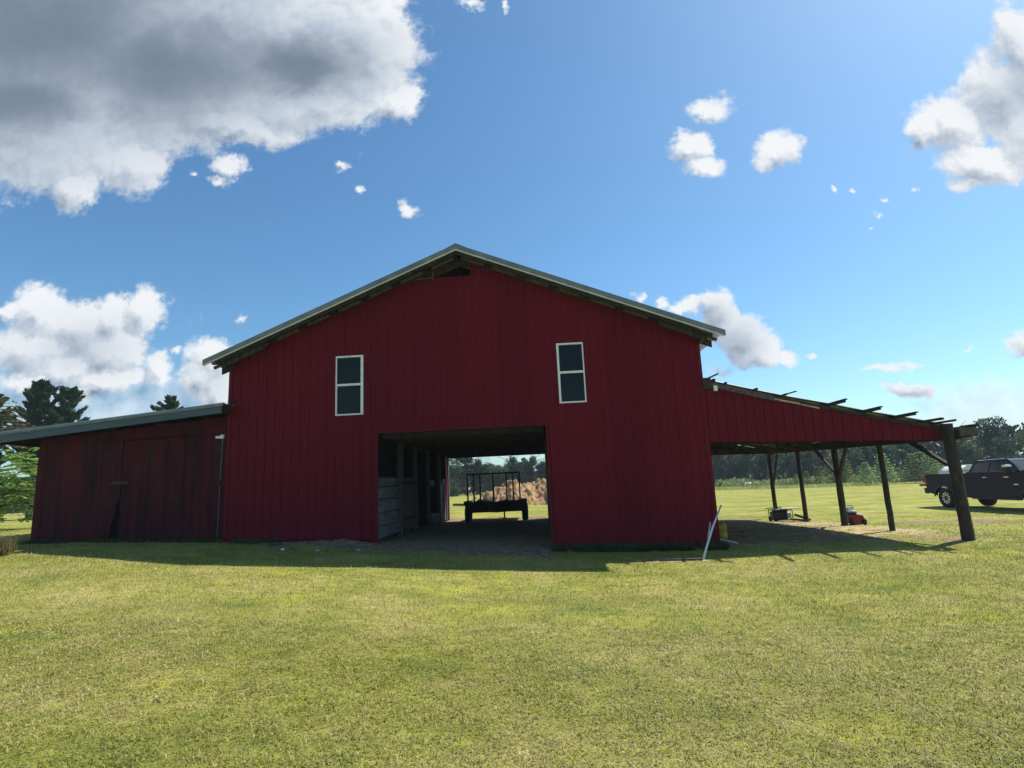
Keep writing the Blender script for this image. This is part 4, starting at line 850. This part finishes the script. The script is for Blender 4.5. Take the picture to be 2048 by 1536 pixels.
for u in (.7, 1.5):
    for s in (-1, 1):
        m = MB(); m.lathe([(.02, -.09), (.30, -.09), (.33, 0), (.30, .09), (.02, .09)], (cx+u, cy+s*.98, cz+.33), 'y', 20); cpr('wheel', m, M_TYRE, smooth=True)
cp.scale = (.66, 1, .84)
# far white tank in the field edge
z = g1(37.8, 80); m = MB(); pr_ = [(.01, -.95), (.3, -.9), (.42, -.7), (.45, -.4), (.45, .4), (.42, .7), (.3, .9), (.01, .95)]
pr_ = [(a*.62, b_*.68) for a, b_ in pr_]; m.lathe(pr_, (37.3, 80, z+.38), 'x', 18); m.box(36.9, 36.98, 79.8, 80.2, z, z+.2); m.box(37.6, 37.68, 79.8, 80.2, z, z+.2)
tag(m.build('gas_tank', M_PVC, None, smooth=True, org=(37.8, 80, z)), 'small white rounded tank at the far edge of the field near the woods', 'tank')
# old tyre in the field behind the barn
m = MB(); z = g1(-7.2, 62); m.lathe([(.35, -.22), (.6, -.24), (.72, -.12), (.72, .12), (.6, .24), (.35, .22), (.35, -.22)], (-9.3, 62, z+.5), 'y', 24)
tag(m.build('old_tyre', M_TYRE, None, smooth=True, org=(-9.3, 62, z)), 'big dark tyre standing in the field, seen left of the clay heap through the barn', 'tyre')
# heap of orange clay behind the barn
def heap():
    nx_, ny_ = 260, 110; xs = np.linspace(-2.6, 15, nx_); ys = np.linspace(26.5, 36, ny_); X, Y = np.meshgrid(xs, ys)
    peaks = [(1.9, 31, 1.9, 2.1, 1.55), (4.2, 31.5, 1.3, 2, 1.75), (5.6, 31, 1.5, 2.0, 2.1), (7.6, 31, 1.6, 2.0, 1.7), (10, 31, 2.0, 2.2, 1.6), (12, 31, 1.6, 2.0, 1.2), (.2, 31, 1.6, 1.6, .6)]
    Z = np.zeros_like(X)
    for (a, b_, rx, ry, h) in peaks: Z = np.maximum(Z, h*np.clip(1.35-np.hypot((X-a)/rx/1.25, (Y-b_)/ry/1.15), 0, 1)**.9*1.05)
    edge = np.clip(Z*3, 0, 1)
    Z = Z+edge*((fbm(X*1.6, Y*1.6, 4, 71)-.46)*.9+(np.abs(fbm(X*2.4+5, Y*2.4, 4, 81)-.45))*1.0+(vnoise(X*4, Y*4, 91)-.5)*.12-.08)
    Z = np.maximum(Z, 0); Z[0] = Z[-1] = 0; Z[:, 0] = Z[:, -1] = 0
    z = gz(X.ravel(), Y.ravel())+Z.ravel()-.05
    i = np.arange(nx_*ny_).reshape(ny_, nx_); f = np.stack([i[:-1, :-1], i[:-1, 1:], i[1:, 1:], i[1:, :-1]], -1).reshape(-1, 4)
    return npmesh('clay_heap', np.stack([X.ravel(), Y.ravel(), z], 1), f, M_DIRT)
tag(heap(), 'long lumpy heap of orange clay in the field behind the barn', 'heap')
m = MB(); z = g1(8, 24.8)
lie('pole', (-2.5, 27.4, g1(-2.5, 27.4)+.12), (1.2, 26.3, g1(1.2, 26.3)+.1), .16, .16, M_BARK, 'log lying on the grass at the left foot of the clay heap', 'log')
# ------------------------------------------------------------------ vegetation
R_ = np.random.default_rng(12)
def unit(v): return v/np.maximum(np.linalg.norm(v, axis=-1, keepdims=True), 1e-9)
def leaves(C, L, Wd, D=None, droop=0.0, r=R_):
    """pointed leaf faces: centre C, half length L, half width Wd, along direction D (random if None)"""
    n = len(C); D = unit(r.normal(size=(n, 3))) if D is None else unit(D)
    D = unit(D+np.array([0, 0, -droop])); A = unit(np.cross(D, r.normal(size=(n, 3)))); L = np.broadcast_to(np.asarray(L), (n,))[:, None]; Wd = np.broadcast_to(np.asarray(Wd), (n,))[:, None]
    V = np.stack([C-D*L, C+A*Wd-D*L*.1, C+D*L, C-A*Wd-D*L*.1], 1).reshape(-1, 3)
    return V, np.arange(4*n).reshape(-1, 4)
def broad_crown(seed, H, Rr, n, leaf=.2, base=.25, lobes=14):
    r = np.random.default_rng(seed); cs = []
    for k in range(lobes):
        h = r.uniform(base, 1)*H; rr = Rr*math.sqrt(max(.05, 1-((h/H-.5)/.62)**2)); a = r.uniform(0, 2*math.pi); q = rr*r.uniform(.25, .85)
        cs.append((q*math.cos(a), q*math.sin(a), h-.12*H, Rr*r.uniform(.28, .52)))
    cs = np.array(cs); k = r.integers(0, lobes, n); u = unit(r.normal(size=(n, 3)))*(r.uniform(.45, 1.08, (n, 1)))
    C = cs[k, :3]+u*cs[k, 3:4]*np.array([1, 1, .8]); C[:, 2] = np.maximum(C[:, 2], .15)
    return leaves(C, r.uniform(.6, 1.3, n)*leaf, r.uniform(.35, .8, n)*leaf, r=r)
def trunk_mesh(m, H, r0, seed, branches=7):
    rr = random.Random(seed); pts = [(rr.uniform(-.03, .03)*H*k/6, rr.uniform(-.03, .03)*H*k/6, H*.9*k/6) for k in range(7)]
    m.tube(pts, [r0*(1-.13*k) for k in range(7)], n=7)
    for k in range(branches):
        i = rr.randint(2, 5); p = Vector(pts[i]); a = rr.uniform(0, 6.28); l = H*rr.uniform(.18, .32)
        m.tube([p, p+Vector((math.cos(a)*l*.5, math.sin(a)*l*.5, l*.3)), p+Vector((math.cos(a)*l, math.sin(a)*l, l*.75))], [r0*.4, r0*.25, r0*.08], n=5, cap=False)
def pine_crown(seed, H, Rr, n, base=.2, leaf=.16, whorls=13):
    r = np.random.default_rng(seed); w = r.integers(0, whorls, n); t = (w+.3)/whorls; h = (base+(1-base)*t)*H
    nb = 6; b = r.integers(0, nb, n); ang = (w*1.7+b*2*math.pi/nb)+r.normal(0, .13, n)
    Lr = Rr*(1-t)**.75+.15; s = r.uniform(.1, 1, n)**.7; x = Lr*s
    C = np.stack([x*np.cos(ang), x*np.sin(ang), h+x*.25+r.normal(0, .06*H/8, n)], 1)
    D = np.stack([np.cos(ang), np.sin(ang), np.full(n, .45)], 1)+r.normal(0, .45, (n, 3))
    return leaves(C, r.uniform(.7, 1.4, n)*leaf, r.uniform(.3, .55, n)*leaf, D, r=r)
def cedar_crown(seed, H, Rr, nb, per):
    r = np.random.default_rng(seed); Cs = []; Ds = []; Ls = []
    for k in range(nb):
        t = r.uniform(0, 1); h = H*(.04+.93*t); L = Rr*(1.0*math.sqrt(max(0.02, 1-t**1.6)))*r.uniform(.65, 1.15)+.25; a = r.uniform(0, 2*math.pi)
        rise = r.uniform(.25, .75)+t*.5; s = r.uniform(.15, 1, per)**.75
        d = np.array([math.cos(a), math.sin(a), rise]); d /= np.linalg.norm(d); side = np.array([-math.sin(a), math.cos(a), 0])
        w = (1-s)*.26*L+.04; off = r.uniform(-1, 1, per)*w
        C = np.array([0, 0, h])+d*(s*L)[:, None]+side*off[:, None]+r.normal(0, .05, (per, 3)); Cs.append(C)
        Ds.append(d+side*(off/(w+.01)*.5)[:, None]+r.normal(0, .25, (per, 3))); Ls.append(r.uniform(.10, .24, per))
    C = np.concatenate(Cs); D = np.concatenate(Ds); L = np.concatenate(Ls); return leaves(C, L, L*.33, D, r=r)
def crown_obj(V, F, mat, parent, name='crown'):
    o = npmesh(name, V, F, mat, parent); return o
def protos(kind, seeds, fn, tr, mat):
    out = []
    for s in seeds:
        H = tr['H']; t = thing(kind, (0, 0, 0), '', ''); m = MB(); trunk_mesh(m, H, tr['r'], s, tr.get('b', 6)); m.build('trunk', M_BARK, t)
        V, F = fn(s); crown_obj(V, F, mat, t); out.append(t)
    return out
P_BROAD = protos('broadleaf_tree', (1, 2, 3), lambda s: broad_crown(s, 8.2, 2.7, 3400, .17, .2, 20), dict(H=8, r=.16), M_OAK)
P_DARK = protos('pine_tree', (4, 5, 6), lambda s: broad_crown(s, 8.8, 2.4, 3400, .16, .22, 18), dict(H=8.6, r=.17), M_PINE)
P_BROWN = protos('broadleaf_tree', (7,), lambda s: broad_crown(s, 7.8, 2.5, 2600, .17, .2, 15), dict(H=7.6, r=.15), M_BROWNL)
P_SAP = protos('young_pine', (8, 9, 10), lambda s: pine_crown(s, 3.0, 1.0, 1500, .06, .12, 10), dict(H=2.8, r=.05, b=0), M_YOUNG)
P_TALL = protos('pine_tree', (14, 15), lambda s: broad_crown(s, 9.5, 2.0, 2600, .17, .38, 13), dict(H=9.2, r=.17), M_PINE)
USED = {}
def put(proto, x, y, s, rz, label, cat, group, sz=1.0):
    o = proto if proto.name not in USED else copy_tree(proto); USED[proto.name] = 1
    o.location = (x, y, g1(x, y)-.05); o.rotation_euler = (0, 0, rz); o.scale = (s, s, s*sz); return tag(o, label, cat, group)
GAPS = [(1425, 1543, 'in the first lean-to gap'), (1543, 1604, 'in the second lean-to gap'), (1604, 1679, 'in the third lean-to gap'), (1679, 1771, 'in the fourth lean-to gap'), (1771, 1905, 'in the fifth lean-to gap'),
        (1905, 1985, 'above the pickup bed'), (1985, 2075, 'above the pickup cab'), (880, 945, 'at the left of the doorway view'), (945, 1000, 'in the doorway view behind the rack'), (1000, 1050, 'in the doorway view above the heap'), (1050, 1100, 'at the right of the doorway view')]
ORD = ['first', 'second', 'third', 'fourth', 'fifth', 'sixth', 'seventh', 'eighth', 'ninth', 'tenth', 'eleventh', 'twelfth']
def px_of(x, y, z=0):
    d = Vector((x, y, z))-CAM; return 1024+F_PX*d.dot(r2)/d.dot(fw)
def plant(items, group):
    """items: (proto, x, y, scale, adjective, category); every label counts the tree within its gap from the left"""
    items = sorted(items, key=lambda i: px_of(i[1], i[2])); cnt = {}
    for it in items:
        p = px_of(it[1], it[2]); gap = next((g[2] for g in GAPS if g[0] <= p < g[1]), None)
        if gap is None: continue
        k = cnt.get((gap, it[4]), 0); cnt[(gap, it[4])] = k+1
        put(it[0], it[1], it[2], it[3], R_.uniform(0, 6.28), '%s, %s from left %s' % (it[4], ORD[min(k, 11)], gap), it[5], group, it[6] if len(it) > 6 else 1)
M_FAR = leafmat('far dark foliage', [(.008, .020, .013), (.014, .030, .017), (.022, .042, .022)])
# woods on the right
its = []
edge = [(31, 90), (38, 86), (46, 77), (55, 68), (66, 61), (80, 56), (98, 50)]
def edge_pt(f, back):
    f = f*(len(edge)-1); i = min(int(f), len(edge)-2); t = f-i; x = edge[i][0]*(1-t)+edge[i+1][0]*t; y = edge[i][1]*(1-t)+edge[i+1][1]*t
    return x+back*.45, y+back*.89
rr = random.Random(4)
for row, (n, back) in enumerate(((20, 1), (18, 5), (16, 9))):
    for k in range(n):
        x, y = edge_pt((k+rr.uniform(-.25, .25)+.5)/n, back+rr.uniform(-1, 1)); c = rr.random(); pp = px_of(x, y)
        s = rr.uniform(.72, .92)+(.06 if row else 0)+max(0, (pp-1900)/150)*.06
        if pp > 2120: continue
        if row == 0: s *= .8
        if c < .42: its.append((rr.choice(P_DARK), x, y, s, ['low dark pine at the woods edge', 'dark pine deeper in the woods', 'tall dark pine at the back'][row], 'pine tree'))
        elif c < .82: its.append((rr.choice(P_BROAD), x, y, s, ['low green broadleaf at the woods edge', 'green broadleaf deeper in the woods', 'tall green broadleaf at the back'][row], 'tree'))
        else: its.append((P_BROWN[0], x, y, s*1.0, ['low browned tree at the woods edge', 'browned tree deeper in the woods', 'tall browned tree at the back'][row], 'tree'))
plant(its, 'trees of the woods behind the right field')
its = []
for k, p_ in enumerate((1570, 1590, 1612, 1640, 1655, 1662, 1690, 1702, 1716, 1735, 1748, 1762, 1790, 1805, 1822, 1838)):
    zc = rr.uniform(74, 80) if p_ < 1700 else rr.uniform(68, 74); 
    x = CAM.x+(p_-1084)/F_PX*zc*1.0; y = CAM.y+zc
    s = rr.uniform(.55, .95) if p_ not in (1662, 1640, 1805, 1735) else 1.25
    if p_ in (1790, 1805, 1822): s = max(s, 1.2)
    its.append((rr.choice(P_SAP), x, y, s, 'pale green young pine' if s < 1.15 else 'bigger pale green young pine', 'young pine'))
plant(its, 'young pines in front of the woods')
# woods seen through the barn
its = []
for row, (n, yy) in enumerate(((11, 84), (10, 89))):
    for k in range(n):
        x = -15+(25)*(k+.5+rr.uniform(-.3, .3))/n; y = yy+rr.uniform(-2, 2); pp = px_of(x, y)
        s = (.95 if pp < 940 else .66+.22*rr.random()) if row == 0 else (.7+.22*rr.random())
        if rr.random() < .5: its.append((rr.choice(P_TALL), x, y, s, 'slim dark pine' if row == 0 else 'farther slim dark pine', 'pine tree'))
        else: its.append((rr.choice(P_BROAD), x, y, s*.95, 'bushy green tree' if row == 0 else 'farther bushy green tree', 'tree'))
plant(its, 'trees of the woods seen through the barn')
for k, (x, y, s, mtl, lab) in enumerate(((-11.5, 68, .9, M_SUMACR, 'rust-orange bush at the field edge, seen through the left of the doorway'), (-12.8, 64, .8, M_BUSH, 'round green bush just left of the rust-orange bush seen through the barn'), (-9.6, 71, .8, M_BUSH, 'green bush just right of the rust-orange bush seen through the barn'))):
    t = thing('bush', (x, y, g1(x, y)), lab, 'bush'); V, F = broad_crown(30+k, 2.2*s, 1.5*s, 1300, .11, .1, 9); o = crown_obj(V, F, mtl, t, 'foliage'); m = MB(); m.tube([(x, y, g1(x, y)), (x, y, g1(x, y)+1.2*s)], [.05, .02], n=6); m.build('stem', M_BARK, t)
# closed mass of woods behind everything, round the back of the field
def woods():
    r = np.random.default_rng(77); path = [(-170, 120), (-90, 118), (-45, 104), (-20, 99), (8, 101), (26, 104), (42, 103), (54, 95), (65, 87), (77, 79), (92, 72), (112, 64), (160, 46)]
    P = np.array(path, float); seg = np.hypot(*np.diff(P, axis=0).T); cum = np.concatenate([[0], np.cumsum(seg)]); n = 60000
    s = r.uniform(0, cum[-1], n); x = np.interp(s, cum, P[:, 0]); y = np.interp(s, cum, P[:, 1])
    H = 5.0+2.6*vnoise(s/6., s*0+3, 5)+1.2*vnoise(s/2., s*0, 6); mid = np.exp(-((x+4)/14)**2); H = H-2.3*mid
    h = r.uniform(0, 1, n)**.8*H; x = x+r.uniform(-2.5, 2.5, n)*.4; y = y+r.uniform(-3, 3, n)
    C = np.stack([x, y, gz(x, y)+h], 1); V, F = leaves(C, r.uniform(.25, .5, n), r.uniform(.2, .4, n), r=r)
    return V, F
V, F = woods(); tag(npmesh('woods', V, F, M_FAR), 'dense dark mass of far woods closing off the field', 'woods', kind='stuff')
# tall weeds along the field edge
def strip(name, pts, n, hgt, wid, mat, label, cat, spread=1.5, seed=1, lw=.05):
    r = np.random.default_rng(seed); P = np.array(pts, float); seg = np.hypot(*np.diff(P, axis=0).T); cum = np.concatenate([[0], np.cumsum(seg)])
    s = r.uniform(0, cum[-1], n); x = np.interp(s, cum, P[:, 0])+r.normal(0, spread*.5, n); y = np.interp(s, cum, P[:, 1])+r.normal(0, spread*.5, n)
    h = hgt*(.45+.55*vnoise(s*.7, s*0+seed, seed))*r.uniform(.2, 1, n); D = np.stack([r.normal(0, .4, n), r.normal(0, .4, n), np.ones(n)], 1)
    V, F = leaves(np.stack([x, y, gz(x, y)+h], 1), wid*r.uniform(.7, 1.5, n), lw*r.uniform(.6, 1.4, n), D, r=r)
    return tag(npmesh(name, V, F, mat), label, cat, kind='stuff')
strip('tall_weeds', [(36, 84), (46, 74.5), (54, 65), (64, 59)], 9000, 1.3, .2, M_YOUNG, 'tall pale weeds and brush along the edge of the right field', 'weeds', 3.0, 3, .09)
strip('brambles', [(50.5, 64.5), (54.5, 61.5), (57.5, 60)], 3000, 1.7, .16, M_BROWNL, 'low brownish brambles at the field edge left of the pickup', 'brambles', 1.6, 4, .07)
strip('rough_grass', [(24, 62), (32, 60), (41, 55)], 9000, .38, .14, M_ROUGH, 'band of uncut rough grass in the far part of the right field', 'rough grass', 4.5, 5, .03)
strip('hedge_scrub', [(-75, 60), (-50, 62), (-36, 60), (-25, 62), (-16, 66)], 16000, 2.0, .17, M_BUSH, 'low hedge of scrub along the far edge of the field at the left', 'scrub', 2.6, 6, .10)
# two cedars behind the left shed and one treetop above its roof
for k, (x, y, H, Rr, lab) in enumerate(((-32.7, 25.0, 9.9, 2.5, 'dark cedar with a pointed top, middle one of the cedars at the left edge'), (-35.2, 23.5, 8.8, 2.6, 'cedar cut by the left edge of the picture behind the feathery tree'), (-31.1, 25.6, 9.5, 2.4, 'dark full cedar above the shed roof, right-hand one of the cedars at the left'), (-21.5, 23, 7.9, 1.7, 'cedar of which only the top shows above the middle of the shed roof'))):
    t = thing('cedar_tree', (x, y, g1(x, y)), lab, 'cedar tree'); V, F = cedar_crown(40+k if k < 3 else 42, H, Rr, 120 if k < 3 else 80, 230 if k < 3 else 110); V = V+np.array([0, 0, 0]); npmesh('crown', V, F, M_CEDAR, t)
    m = MB(); m.tube([(x, y, t.location.z-.1), (x+.05, y, t.location.z+H*.5), (x, y, t.location.z+H*.93)], [.2, .12, .02], n=8); m.build('trunk', M_BARK, t)
# trees with long pinnate leaves left of the shed
def sumac(x, y, lobes, mat_parts, nf, seed, label):
    r = np.random.default_rng(seed); z = g1(x, y); t = thing('sumac_tree', (x, y, z), label, 'sumac tree'); groups = {}
    m = MB(); top = max(l[2]+l[3]*.5 for l in lobes)
    m.tube([(x, y, z-.05), (x+.1, y, z+top*.4), (x+.05, y+.1, z+top*.85)], [.09, .06, .02], n=7)
    for l in lobes: m.tube([(x+.05, y, z+min(l[2]*.5, top*.5)), (x+l[0]*.8, y+l[1]*.8, z+l[2])], [.035, .012], n=5, cap=False)
    m.build('trunk', M_BARK, t)
    for li, l in enumerate(lobes):
        n = int(nf*l[3]**2); Cs = []; Ds = []; Ls = []
        for k in range(n):
            u = unit(r.normal(size=3))*l[3]*r.uniform(.4, 1)**.6; p = np.array(l[:3])+u*np.array([1, 1, .85]); a = math.atan2(u[1], u[0])+r.normal(0, .7); L = r.uniform(.5, .95)
            d = np.array([math.cos(a), math.sin(a), .25]); sd = np.array([-math.sin(a), math.cos(a), 0])
            for j in range(9):
                f = (j+1)/9; q = p+d*L*f+np.array([0, 0, -.35*L*f*f])
                for s in (-1, 1): Cs.append(q+sd*s*.08); Ds.append(sd*s+d*.5+np.array([0, 0, -.45])); Ls.append(.095*(1.15-.6*abs(f-.5)))
        C = np.array(Cs); V, F = leaves(C, np.array(Ls), np.array(Ls)*.33, np.array(Ds), r=r); npmesh('foliage', V, F, mat_parts[li], t)
sumac(-16.55, 6.2, [(.6, 0, .95, .95), (1.35, -.3, 1.5, .85), (.3, .2, 2.1, 1.1), (1.5, .4, 2.5, .8), (-.6, 0, 1.5, 1.1), (.9, .2, .65, .7), (-.2, .2, 3.5, .8), (-.7, 0, 4.4, .75)], [M_SUMAC]*6+[M_SUMACR]*2, 62, 61, 'pale green tree with long feathery leaves beside the left end of the shed')
# tall dry weeds at the left edge and the tufts at the foot of the walls
def tuft(name, cx, cy, rx, ry, n, h, mat, label, cat, seed, lw=.006):
    r = np.random.default_rng(seed); x = cx+r.normal(0, rx, n); y = cy+r.normal(0, ry, n); L = h*r.uniform(.35, 1, n)
    D = np.stack([r.normal(0, .33, n), r.normal(0, .33, n), np.ones(n)], 1); D = unit(D)
    C = np.stack([x, y, gz(x, y)], 1)+D*(L*.5)[:, None]
    V, F = leaves(C, L*.5, lw*r.uniform(.7, 1.5, n), D, r=r); return tag(npmesh(name, V, F, mat), label, cat, kind='stuff')
M_STRAW = leafmat('straw coloured weeds', [(.30, .25, .10), (.20, .22, .07), (.40, .33, .16)], trans=.5)
M_WEED = leafmat('dark green weeds', [(.03, .06, .02), (.05, .09, .025), (.09, .12, .04)])
tuft('dry_weeds', -7.12, -2.75, .12, .10, 1500, .48, M_STRAW, 'clump of tall dry weeds at the left edge in front of the shed', 'weeds', 5)
def wall_weeds(name, x0, x1, y0, y1, n, h, label, seed):
    r = np.random.default_rng(seed); x = r.uniform(x0, x1, n); y = r.uniform(y0, y1, n); keep = vnoise(x*3, y*3, seed) > .38; x = x[keep]; y = y[keep]; n = len(x); L = h*r.uniform(.3, 1, n)
    D = unit(np.stack([r.normal(0, .6, n), r.normal(0, .6, n), np.ones(n)], 1)); C = np.stack([x, y, gz(x, y)], 1)+D*(L*.5)[:, None]
    V, F = leaves(C, L*.5, r.uniform(.005, .014, n), D, r=r); tag(npmesh(name, V, F, M_WEED), label, 'weeds', kind='stuff')
wall_weeds('weeds', 4.3, 8.3, -.5, -.05, 9000, .22, 'dark green weeds along the foot of the red wall right of the doorway', 8)
wall_weeds('weeds', -3.9, -2.2, -.4, -.05, 2200, .14, 'dark green weeds along the foot of the red wall left of the doorway', 9)
wall_weeds('weeds', -9.0, -4.0, -.4, -.05, 3500, .13, 'dark weeds along the foot of the shed doors', 10)
# loose clods, litter and wood chips on the bare ground
def scatter(name, regions, smin, smax, mat, label, cat, seed, flat=.6, sides=5):
    r = np.random.default_rng(seed); V = []; F = []
    for (x0, x1, y0, y1, n) in regions:
        xs = r.uniform(x0, x1, n); ys = r.uniform(y0, y1, n); zs_ = gz(xs, ys); ss = smin+(smax-smin)*r.uniform(0, 1, n)**3
        for x, y, z, s in zip(xs, ys, zs_, ss):
            b = len(V); a0 = r.uniform(0, 6.28); st = r.uniform(.6, 2.0)
            for j in range(sides):
                a = 2*math.pi*j/sides; q = s*r.uniform(.7, 1.2); u, w = q*st*math.cos(a), q*math.sin(a)
                V.append((x+u*math.cos(a0)-w*math.sin(a0), y+u*math.sin(a0)+w*math.cos(a0), z-.004))
            V.append((x+s*r.uniform(-.3, .3), y+s*r.uniform(-.3, .3), z+s*flat))
            for j in range(sides): F.append((b+j, b+(j+1) % sides, b+sides))
    return tag(npmesh(name, V, F, mat), label, cat, kind='stuff')
M_CLOD = mat_noise('crumbled soil', (.09, .064, .042), (.28, .20, .13), (5, 5, 5), .95)
M_CHIP = mat_noise('wood chips', (.28, .19, .10), (.62, .50, .32), (4, 4, 4), .9)
scatter('soil_clods', [(-2.4, .2, -.95, -.1, 520), (-.6, 4.3, -1.5, 0, 700), (0.2, 4.1, 0, 5, 350), (8.4, 12.9, -.3, 9, 900)], .008, .055, M_CLOD, 'crumbled soil and litter on the bare ground by the doorway and under the lean-to', 'soil', 15)
scatter('wood_chips', [(12.2, 14.7, 1.2, 8.8, 1600), (12.8, 16, .2, 3, 260), (6.0, 7.5, -1.8, -1.5, 120)], .012, .045, M_CHIP, 'pale wood chips scattered between the lean-to posts', 'wood chips', 16, .3, 4)
# ------------------------------------------------------------------ lawn blades
def blade_mat():
    m, t, b = newmat('lawn blades'); co = nd(t, 'ShaderNodeTexCoord').outputs['Object']; g = grass_colour(t, co)
    at = nd(t, 'ShaderNodeAttribute', attribute_name='rnd'); sp = nd(t, 'ShaderNodeSeparateColor', {0: at.outputs['Color']})
    dead = nd(t, 'ShaderNodeMix', {0: sp.outputs[1], 6: g, 7: GR_DEAD}, data_type='RGBA')
    v = nd(t, 'ShaderNodeMapRange', {'Value': sp.outputs[0], 'To Min': .75, 'To Max': 1.45})
    h = nd(t, 'ShaderNodeHueSaturation', {'Color': dead.outputs[2], 'Value': v.outputs[0]})
    t.links.new(h.outputs[0], b.inputs['Base Color']); b.inputs['Roughness'].default_value = .5; b.inputs['Specular IOR Level'].default_value = .18
    tr = nd(t, 'ShaderNodeBsdfTranslucent', {'Color': h.outputs[0]}); ms = nd(t, 'ShaderNodeMixShader', {0: .35, 1: b.outputs[0], 2: tr.outputs[0]}); t.links.new(ms.outputs[0], t.nodes['Material Output'].inputs[0]); return m
M_BLADE = blade_mat()
def lawn():
    r = np.random.default_rng(99); Vs = []; Fs = []; As = []; base = 0
    for (za, zb, dens, wd, ln, three) in ((2.4, 4.6, 6500, .0030, .042, 1), (4.6, 7, 4200, .0036, .042, 1), (7, 10, 2200, .0048, .042, 0), (10, 15, 1100, .0068, .042, 0), (15, 24, 420, .010, .040, 0)):
        hw_ = lambda z: z*.98+1.2; fade = za >= 15
        area = (zb-za)*(hw_(za)+hw_(zb)); n = int(area*dens); d = r.uniform(za, zb, n); x = CAM.x+r.uniform(-1, 1, n)*hw_(zb)-.045*d; y = CAM.y+d
        k = np.abs(x-CAM.x+.045*d) < hw_(d); x = x[k]; y = y[k]
        dm_, cm_, dry_ = ground_masks(x, y); k = (dm_+(r.uniform(0, 1, len(x))-.5)*.5 < .42) & (cm_+(r.uniform(0, 1, len(x))-.5)*.6 < .4)
        if fade: k &= r.uniform(0, 1, len(x)) < np.clip((24.5-(y-CAM.y))/8, 0, 1)
        # nothing grows inside the buildings
        k &= ~((x > -8.96) & (x < 8.2) & (y > -.02) & (y < 10.7)); x = x[k]; y = y[k]; dry_ = dry_[k]; n = len(x)
        clump = vnoise(x*9, y*9, 3)*.6+vnoise(x*23, y*23, 4)*.4
        L = ln*(.35+1.1*clump)*r.uniform(.5, 1.3, n); long_ = r.uniform(0, 1, n) > .985; L = np.where(long_, L*2.0, L)
        a = r.uniform(0, 2*math.pi, n); tilt = r.uniform(.25, 1.3, n); dx = np.cos(a)*np.sin(tilt); dy = np.sin(a)*np.sin(tilt); dz = np.cos(tilt)
        sx = -np.sin(a)*wd*r.uniform(.7, 1.4, n); sy = np.cos(a)*wd*r.uniform(.7, 1.4, n); z = gz(x, y)-.004; Z0 = np.zeros(n)
        P0 = np.stack([x, y, z], 1); S_ = np.stack([sx, sy, Z0], 1); Dv = np.stack([dx, dy, dz], 1)*L[:, None]
        if three:
            M_ = P0+Dv*.55; T = P0+Dv+np.stack([dx*.35, dy*.35, -.35*np.abs(dz)], 1)*L[:, None]
            V = np.stack([P0-S_, P0+S_, M_+S_*.85, M_-S_*.85, T], 1).reshape(-1, 3); i = np.arange(n)*5+base
            F = np.stack([np.stack([i, i+1, i+2], 1), np.stack([i, i+2, i+3], 1), np.stack([i+3, i+2, i+4], 1)], 1).reshape(-1, 3); m_ = 5
        else:
            V = np.stack([P0-S_, P0+S_, P0+Dv], 1).reshape(-1, 3); i = np.arange(n)*3+base; F = np.stack([i, i+1, i+2], 1); m_ = 3
        base += len(V); rv = r.uniform(0, 1, n); dead = np.clip(r.uniform(0, 1, n)-.62+.30*dry_, 0, 1)*2.2; A = np.stack([rv, np.clip(dead, 0, 1), Z0, Z0+1], 1)
        Vs.append(V); Fs.append(F); As.append(np.repeat(A, m_, 0))
    V = np.concatenate(Vs); F = np.concatenate(Fs); A = np.concatenate(As); print('blades verts', len(V))
    return npmesh('grass', V, F, M_BLADE, attr={'rnd': A})
tag(lawn(), 'short mown lawn in front of and beside the barn', 'grass', kind='stuff')
# ------------------------------------------------------------------ air
hm = bpy.data.materials.new('haze'); hm.use_nodes = True; ht = hm.node_tree; ht.nodes.clear()
hv = nd(ht, 'ShaderNodeVolumePrincipled', {'Color': (.72, .86, 1.0, 1), 'Density': HAZE, 'Anisotropy': 0.0}); ho = nd(ht, 'ShaderNodeOutputMaterial', {'Volume': hv.outputs[0]})
m = MB(); m.box(-2600, 2600, -2600, 2600, -6.0, 14.0)
if HAZE > 0: tag(m.build('haze', hm, None), 'thin pale haze over the far field and woods', 'haze', kind='stuff')
